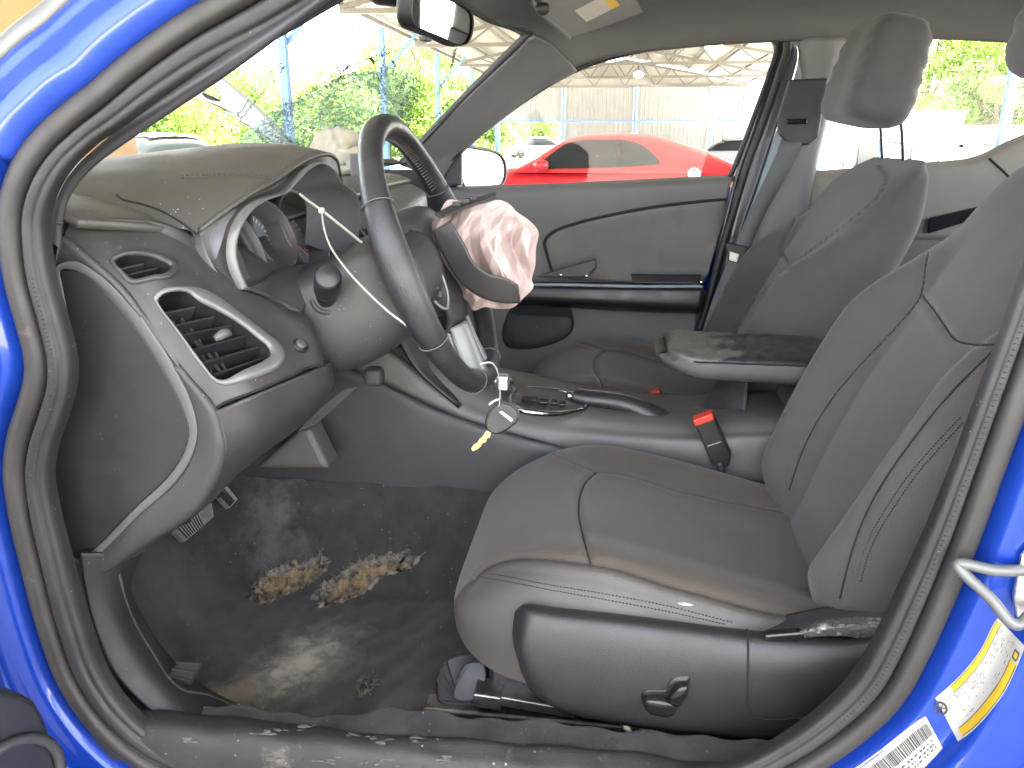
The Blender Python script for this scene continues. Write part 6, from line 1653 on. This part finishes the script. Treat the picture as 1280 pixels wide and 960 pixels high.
# ------------------------------------------------------------------ cars
def coupe(root, paint, L=5.0, Wd=1.9, sc=1.0):
    """two-door coupe, nose towards -x, built about its centre on the ground"""
    xs_ = np.linspace(-.5, .5, 60) * L
    q = (xs_ / L) + .5
    zt = f1(q, [(0, .62), (.03, .78), (.10, .88), (.25, .955), (.33, .99), (.5, 1.0), (.70, 1.01), (.78, 1.05), (.90, 1.06), (.97, 1.02), (1, .80)])
    zb = f1(q, [(0, .34), (.05, .22), (.2, .20), (.8, .20), (.95, .28), (1, .40)])
    hw = f1(q, [(0, .70), (.04, .84), (.15, .93), (.4, .945), (.7, .955), (.9, .93), (.97, .86), (1, .74)]) * Wd / 1.9
    G = []
    for i in range(60):
        a = np.linspace(0, 2 * np.pi, 40, endpoint=False); e = 2 / 3.6
        zc = (zt[i] + zb[i]) / 2; hh = (zt[i] - zb[i]) / 2
        y = hw[i] * np.sign(np.cos(a)) * np.abs(np.cos(a)) ** e
        z = zc + hh * np.sign(np.sin(a)) * np.abs(np.sin(a)) ** e
        y *= 1 - .06 * np.clip((z - zc) / hh, 0, 1)
        hip = .03 * np.exp(-((q[i] - .74) / .10) ** 2)
        z = z + hip * np.clip((z - zc) / hh, 0, 1) ** 2
        G.append(np.stack([np.full(40, xs_[i]), y, z], 1))
    V, Fs = grid(np.array(G), cv=True); Fs.append(tuple(range(40))); Fs.append(tuple(59 * 40 + k for k in range(40)))
    b = obj('body', V, Fs, paint, root, local=True)
    xc = np.linspace(-.20, .40, 50) * L
    qc = (xc / L)
    zr = f1(qc, [(-.20, .96), (-.15, 1.10), (-.07, 1.34), (-.02, 1.42), (.08, 1.45), (.17, 1.42), (.25, 1.32), (.33, 1.18), (.40, 1.04)])
    G = []
    for i in range(50):
        a = np.linspace(0, np.pi, 30)
        e = 2 / 4.0
        top = zr[i]
        s_ = np.abs(np.sin(a)) ** e
        z = .93 + (top - .93) * s_
        hwc = (.86 - .20 * s_ * np.clip((top - .93) / .5, .2, 1)) * Wd / 1.9
        y = hwc * np.sign(np.cos(a)) * np.abs(np.cos(a)) ** e
        G.append(np.stack([np.full(30, xc[i]), y, z], 1))
    obj('cabin', *grid(np.array(G)), paint, root, local=True)
    cb_ = bvh(grid(np.array(G)))
    def side(L_, sg, lift):
        P = cr(A(L_), 60, closed=True)
        o_ = []
        for x_, z_ in P:
            h, n_, i_, t_ = cb_.ray_cast(Vector((x_, sg * 3, z_)), Vector((0, -sg, 0)))
            o_.append(np.array(h) + np.array([0, sg * lift, 0]) if h is not None else np.array([x_, sg * .8, z_]))
        return np.array(o_)
    for sg in (-1, 1):
        wo = A([(-.70, .995), (-.52, 1.14), (-.30, 1.30), (-.12, 1.345), (.20, 1.36), (.50, 1.35), (.70, 1.30), (.86, 1.20), (.98, 1.06), (.80, 1.03), (.3, 1.00), (-.3, .985)])
        wm = np.array([.15, 1.15])
        w = np.array([side(wm + (wo - wm) * k_, sg, .012) for k_ in (1, .85, .65, .4, .2, .02)])
        gl = obj('side_glass', *grid(w, cv=True), 'car_glass', root, local=True)
        pl_ = side([(.43, 1.02), (.46, 1.02), (.45, 1.34), (.42, 1.34)], sg, .02)
        obj('window_pillar', *prism(pl_[::5], (0, sg * .008, 0)), 'gloss_black', gl, smooth=False, local=True)
        obj('door_mirror', *blob((-.58, sg * .99, 1.03), (.10, .10, .075), 3, .08, 16, 20), paint, root, local=True)
        obj('fuel_cap', *disc(np.array([1.42, sg * (.945), .93]), (0, sg, .12), .085), 'chrome', root, local=True)
        for wx in (-1.48, 1.47):
            a = np.linspace(0, 2 * np.pi, 28, endpoint=False)
            pf = [(.24, sg * .78), (.33, sg * .77), (.36, sg * .80), (.365, sg * .87), (.355, sg * .945), (.27, sg * .96), (.25, sg * .94)]
            w_ = obj('wheel', *grid(np.array([[(wx + r * math.cos(t), y_, .365 + r * math.sin(t)) for r, y_ in pf] for t in a]), cu=True), 'tyre', root, local=True)
            obj('rim', *grid(np.array([[(wx + r * math.cos(t), sg * y_, .365 + r * math.sin(t)) for r, y_ in ((.25, .945), (.235, .93), (.12, .90 + .02 * math.cos(5 * t)), (.05, .93), (.01, .935))] for t in a]), cu=True), 'satin_silver', w_, local=True)
    def windscreen(x0, x1, name):
        P = []
        for s in np.linspace(0, 1, 8):
            x_ = x0 + (x1 - x0) * s
            row = []
            for y_ in np.linspace(-.60, .60, 10):
                h, n_, i_, t_ = cb_.ray_cast(Vector((x_, y_, 3)), Vector((0, 0, -1)))
                row.append(np.array(h) + np.array(n_) * .012 if h is not None else np.array([x_, y_, 1.0]))
            P.append(row)
        obj(name, *grid(np.array(P)), 'car_glass', root, local=True)
    windscreen(-.90, -.30, 'windscreen'); windscreen(1.05, 1.85, 'rear_glass')
    for sg in (-1, 1):
        obj('headlight', *blob((-2.47, sg * .62, .70), (.05, .16, .07), 1, .02, 10, 14), 'label_white', root, local=True)
        obj('tail_light', *blob((2.47, sg * .55, .86), (.04, .26, .07), 1, .02, 10, 14), 'red_button', root, local=True)
def disc(c, n, r, seg=24):
    n = np.array(n, float) / np.linalg.norm(n)
    s = np.cross(n, [0, 0, 1.0]); s /= np.linalg.norm(s); u = np.cross(s, n)
    G = np.array([[c + n * h + (s * math.cos(a_) + u * math.sin(a_)) * rr for a_ in np.linspace(0, 2 * np.pi, seg, endpoint=False)] for rr, h in ((r, -.03), (r, .012), (r * .85, .018), (r * .6, .010), (.001, .012))])
    return grid(G, cv=True)
red = thing('red_coupe', 'bright red coupe parked under the shed beyond the passenger window', 'car', (-.42, 11.2, GZ))
red.rotation_euler = (0, 0, R(-2.0))
coupe(red, 'red_paint')
def hatch(root, paint, seed=0, tall=1.48):
    """plain parked car for the far rows"""
    L = 4.4
    xs_ = np.linspace(-.5, .5, 30) * L; q = xs_ / L + .5
    zt = f1(q, [(0, .55), (.05, .80), (.22, .95), (.30, 1.0), (.85, 1.02), (.96, .98), (1, .70)])
    G = []
    for i in range(30):
        a = np.linspace(0, 2 * np.pi, 28, endpoint=False); e = 2 / 3.6
        zc, hh = (zt[i] + .25) / 2, (zt[i] - .25) / 2
        hw_ = .88 * (1 - .25 * abs(2 * q[i] - 1) ** 6)
        G.append(np.stack([np.full(28, xs_[i]), hw_ * np.sign(np.cos(a)) * np.abs(np.cos(a)) ** e, zc + hh * np.sign(np.sin(a)) * np.abs(np.sin(a)) ** e], 1))
    V, Fs = grid(np.array(G), cv=True); Fs.append(tuple(range(28))); Fs.append(tuple(29 * 28 + k for k in range(28)))
    obj('body', V, Fs, paint, root, local=True)
    def cab(x0, x1, top, lift, name, m):
        xc = np.linspace(x0, x1, 20); G = []
        zr = f1((xc - x0) / (x1 - x0), [(0, .95), (.25, top - .06), (.5, top), (.75, top - .04), (1, .98)])
        for i in range(20):
            a = np.linspace(0, np.pi, 22); s_ = np.abs(np.sin(a)) ** .5
            G.append(np.stack([np.full(22, xc[i]), (.80 + lift - .16 * s_) * np.sign(np.cos(a)) * np.abs(np.cos(a)) ** .5, .93 + (zr[i] - .93) * s_], 1))
        obj(name, *grid(np.array(G)), m, root, local=True)
    cab(-1.05, 1.75, tall, 0, 'cabin', 'car_glass')
    obj('roof', *grid(patch([[(-.35, -.58, tall - .07), (.4, -.60, tall - .03), (1.1, -.58, tall - .09)], [(-.38, 0, tall + .005), (.4, 0, tall + .03), (1.15, 0, tall - .02)], [(-.35, .58, tall - .07), (.4, .60, tall - .03), (1.1, .58, tall - .09)]], 10, 10)), paint, root, local=True, solid=.03)
    for sg in (-1, 1):
        for wx in (-1.35, 1.35):
            a = np.linspace(0, 2 * np.pi, 22, endpoint=False)
            w_ = obj('wheel', *grid(np.array([[(wx + r * math.cos(t), sg * y_, .32 + r * math.sin(t)) for r, y_ in ((.02, .86), (.2, .85), (.22, .88), (.32, .88), (.325, .80), (.31, .70))] for t in a]), cu=True), 'tyre', root, local=True)
        obj('headlight', *blob((-2.15, sg * .6, .68), (.05, .16, .08), 1, .02, 8, 12), 'label_white', root, local=True)
def put(px_, D, dzv=0):   # ground point in the direction of a photo column, D metres into the scene
    p_ = Q(px_, 175, y=D)
    return np.array([p_[0], D, GZ + dzv])
for px_, D, rz, m_, lab in ((190, 21, 60, 'white_paint', 'white car parked in the open, seen over the dashboard corner'), (148, 25, 50, 'white_paint', 'white car at the far left behind the windshield pillar'), (668, 62, 25, 'white_paint', 'white car with raised hood far behind the red coupe'), (915, 34, 0, 'grey_paint', 'dark grey car just behind the tail of the red coupe')):
    c_ = thing('parked_car', lab, 'car', tuple(put(px_, D)), 'cars parked around the shed')
    c_.rotation_euler = (0, 0, R(rz))
    hatch(c_, m_, 0, 1.48 if px_ != 915 else 1.36)
    if px_ == 668: obj('raised_hood', *box((-1.35, 0, 1.55), (1.2, 1.4, .06), Matrix.Rotation(R(52), 3, 'Y')), 'white_paint', c_, local=True, smooth=False, bevel=(.02, 2))
# made-up box truck, added to stand in for an orange patch over the roof pillar
tk = thing('stand_in_truck', 'made-up orange box truck standing in for an orange patch beyond the front roof pillar', 'truck', tuple(put(-150, 9)))
tk.rotation_euler = (0, 0, R(20))
obj('cargo_box', *box((.6, 0, 2.1), (4.6, 2.2, 2.5)), 'orange_paint', tk, local=True, smooth=False, bevel=(.05, 2))
obj('cab', *prism([(-1.8, -1.0, .6), (-1.8, -1.0, 2.5), (-2.5, -1.0, 2.45), (-3.1, -1.0, 1.5), (-3.6, -1.0, 1.3), (-3.6, -1.0, .6)], (0, 2.0, 0)), 'white_paint', tk, local=True, smooth=False, bevel=(.06, 2))
obj('cab_window', *prism([(-2.0, -1.02, 1.55), (-2.0, -1.02, 2.25), (-2.45, -1.02, 2.2), (-2.9, -1.02, 1.55)], (0, 2.04, 0)), 'car_glass', tk, local=True, smooth=False)
for wx in (-2.7, 1.6):
    for sg in (-1, 1):
        a = np.linspace(0, 2 * np.pi, 22, endpoint=False)
        obj('wheel', *grid(np.array([[(wx + r * math.cos(t), sg * y_, .42 + r * math.sin(t)) for r, y_ in ((.02, 1.0), (.25, .98), (.28, 1.02), (.42, 1.02), (.42, .75))] for t in a]), cu=True), 'tyre', tk, local=True)

# ------------------------------------------------------------------ gabled buildings far behind the rear door
mat('door_grey', (.08, .085, .08), .6)
def gable(px0, px1, pyr, pye, D, lab, doors):
    x0, x1 = Q(px0, pye, y=D)[0], Q(px1, pye, y=D)[0]
    ze_, zr_ = Q((px0 + px1) / 2, pye, y=D)[2], Q((px0 + px1) / 2, pyr, y=D)[2]
    t = thing('metal_building', lab, 'building', ((x0 + x1) / 2, D, GZ), 'pale metal buildings behind the car')
    xm = (x0 + x1) / 2
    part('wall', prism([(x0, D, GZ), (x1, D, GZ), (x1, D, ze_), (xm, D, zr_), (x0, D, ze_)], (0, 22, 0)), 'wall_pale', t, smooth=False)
    for a_, b_ in ((x0 - .3, x1), (x1 + .3, x0)):
        part('roof', prism([(a_, D - .3, ze_ + .02), (xm, D - .3, zr_ + .06), (xm, D - .3, zr_ + .2), (a_, D - .3, ze_ + .16)], (0, 22.6, 0)), 'roof_pale', t, smooth=False)
    for px_, w_, h_, m_ in doors:
        xd = Q(px_, 200, y=D)[0]
        d_ = part('door', box((xd, D - .12, GZ + .01 + h_ / 2), (w_, .16, h_)), m_, t, smooth=False)
        part('frame', box((xd, D - .13, GZ + h_ + .08), (w_ + .24, .2, .12)), 'roof_pale', d_, smooth=False)
    return t
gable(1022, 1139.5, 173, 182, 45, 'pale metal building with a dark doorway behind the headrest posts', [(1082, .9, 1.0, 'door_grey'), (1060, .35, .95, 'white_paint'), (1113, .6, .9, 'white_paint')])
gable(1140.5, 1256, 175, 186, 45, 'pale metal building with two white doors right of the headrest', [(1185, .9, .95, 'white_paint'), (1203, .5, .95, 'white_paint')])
lw = thing('white_warehouse', 'long white warehouse with a flat pale roof below the trees', 'building', tuple(put(1150, 72)))
x0, x1 = Q(1000, 150, y=72)[0], Q(1205, 150, y=72)[0]
zt3 = Q(1150, 142, y=72)[2]
part('wall', box(((x0 + x1) / 2, 76, (zt3 + GZ) / 2), (x1 - x0, 8, zt3 - GZ)), 'white_paint', lw, smooth=False)
part('parapet', box(((x0 + x1) / 2, 76, zt3 + .1), (x1 - x0 + .3, 8.3, .2)), 'roof_pale', lw, smooth=False)
x2 = Q(1300, 150, y=72)[0]
part('annex', box(((x1 + x2) / 2, 78, (zt3 - .9 + GZ) / 2), (x2 - x1, 8, zt3 - .9 - GZ)), 'white_paint', lw, smooth=False)

# ------------------------------------------------------------------ trees: trunk, limbs, crown of leaf cards in clumps
def tree(base, H, Wd, lab, leafm, seed, n=5200, size=.30):
    r_ = np.random.default_rng(seed)
    t = thing('broadleaf_tree', lab, 'tree', tuple(base), 'trees around the yard')
    b = np.array(base)
    limbs = [tube(cr([b, b + np.array([.1, 0, H * .3]), b + np.array([-.1, .1, H * .62])], 8), [.05 * H * .5 * (1 - .08 * i) for i in range(8)], 8)]
    cl = []
    for k in range(16):
        a_ = r_.uniform(0, 6.28); hz = r_.uniform(.28, .95); rr = Wd * (.5 - .32 * abs(hz - .55)) * r_.uniform(.35, 1.0)
        c_ = b + np.array([rr * math.cos(a_), rr * math.sin(a_), H * hz])
        cl.append((c_, Wd * r_.uniform(.13, .24)))
        if k < 9: limbs.append(tube(cr([b + np.array([0, 0, H * .3 * r_.uniform(.7, 1.5)]), (b + c_) / 2 + np.array([0, 0, H * .12]), c_], 6), [.012 * H * (1 - .13 * i) for i in range(6)], 6))
    part('trunk', merge(*limbs), 'bark', t)
    ci_ = r_.integers(0, len(cl), n)
    cc = np.array([c_[0] for c_ in cl])[ci_]; cr_ = np.array([c_[1] for c_ in cl])[ci_]
    d = r_.normal(size=(n, 3)); d /= np.linalg.norm(d, axis=1, keepdims=True)
    p_ = cc + d * (cr_ * r_.uniform(.45, 1.1, n) ** .6)[:, None] * np.array([1, 1, .8])
    nn = d + r_.normal(0, .7, (n, 3)) + np.array([0, 0, .3]); nn /= np.linalg.norm(nn, axis=1, keepdims=True)
    s = np.cross(nn, r_.normal(size=(n, 3))); s /= np.linalg.norm(s, axis=1, keepdims=True); u = np.cross(nn, s)
    sz = (size * r_.uniform(.5, 1.3, n))[:, None]
    V = np.stack([p_ - s * sz * .5, p_ - u * sz * .28, p_ + s * sz * .5, p_ + u * sz * .28], 1).reshape(-1, 3)
    me = bpy.data.meshes.new('crown')
    me.from_pydata(V.tolist(), [], (np.arange(4 * n).reshape(-1, 4)).tolist())
    me.materials.append(MATS[leafm])
    o = bpy.data.objects.new('crown', me); COL.objects.link(o); o.parent = t
    o.matrix_parent_inverse = Matrix.Translation(-Vector(t.location))
    return t
TR = [(135, 34, 3.4, 6, 'leaf', 'at the left edge of the windshield'), (205, 36, 3.7, 7, 'leaf_yellow', 'left of the raised hood arm'), (275, 40, 4.7, 8, 'leaf', 'behind the raised hood arm'), (325, 46, 4.6, 8, 'leaf_yellow', 'between hood arm and blue post'),
      (388, 50, 4.8, 8, 'leaf_yellow', 'right of the first blue post'), (432, 56, 5.2, 9, 'leaf', 'behind the shattered glass'), (486, 58, 6.6, 9, 'leaf_yellow', 'behind the wheel top'), (532, 64, 8.6, 9, 'leaf', 'behind the braced blue post'), (580, 70, 7.6, 9, 'leaf_yellow', 'left of the far pillar'),
      (640, 76, 5.0, 9, 'leaf', 'beyond the open end of the wall'), (1150, 95, 14.0, 12, 'leaf', 'left behind the warehouse'), (1196, 90, 13.0, 11, 'leaf_yellow', 'in the middle behind the warehouse'), (1240, 84, 8.5, 11, 'leaf', 'right behind the warehouse'), (1285, 88, 11.5, 11, 'leaf_yellow', 'at the right edge of the rear window'),
      (90, 40, 3.8, 7, 'leaf_dark', 'hidden mostly by the front pillar')]
for k, (px_, D, H, Wd, lm_, where) in enumerate(TR):
    tree(put(px_, D), H, Wd, f'green leafy tree {where}', lm_, 100 + k, 9000, .13 + D * .0032)
# a belt of shrubs closing the view below the crowns
rsh = np.random.default_rng(77)
P_, n = [], 26000
for _ in range(1):
    px_s = np.concatenate([rsh.uniform(20, 640, n * 3 // 4), rsh.uniform(1120, 1400, n - n * 3 // 4)])
    Ds = np.where(px_s < 700, 62 + rsh.normal(0, 3, n) + (px_s - 300) * .03, 104 + rsh.normal(0, 3, n))
    k_ = np.array([Q(a_, 175, y=d_)[0] for a_, d_ in zip(px_s, Ds)])
    hz = rsh.uniform(0, 1, n) ** 1.2 * (2.6 + 1.2 * np.sin(px_s * .05) + .8 * np.sin(px_s * .13))
    P_ = np.stack([k_, Ds, GZ + hz], 1)
d = rsh.normal(size=(n, 3)); d /= np.linalg.norm(d, axis=1, keepdims=True)
s = np.cross(d, rsh.normal(size=(n, 3))); s /= np.linalg.norm(s, axis=1, keepdims=True); u = np.cross(d, s)
sz = rsh.uniform(.2, .55, n)[:, None]
V = np.stack([P_ - s * sz * .5, P_ - u * sz * .3, P_ + s * sz * .5, P_ + u * sz * .3], 1).reshape(-1, 3)
sh = obj('shrub_belt', V, np.arange(4 * n).reshape(-1, 4), 'leaf', None, smooth=False)
tag(sh, 'low green shrub belt closing the yard behind the trees', 'shrubs', kind='stuff')
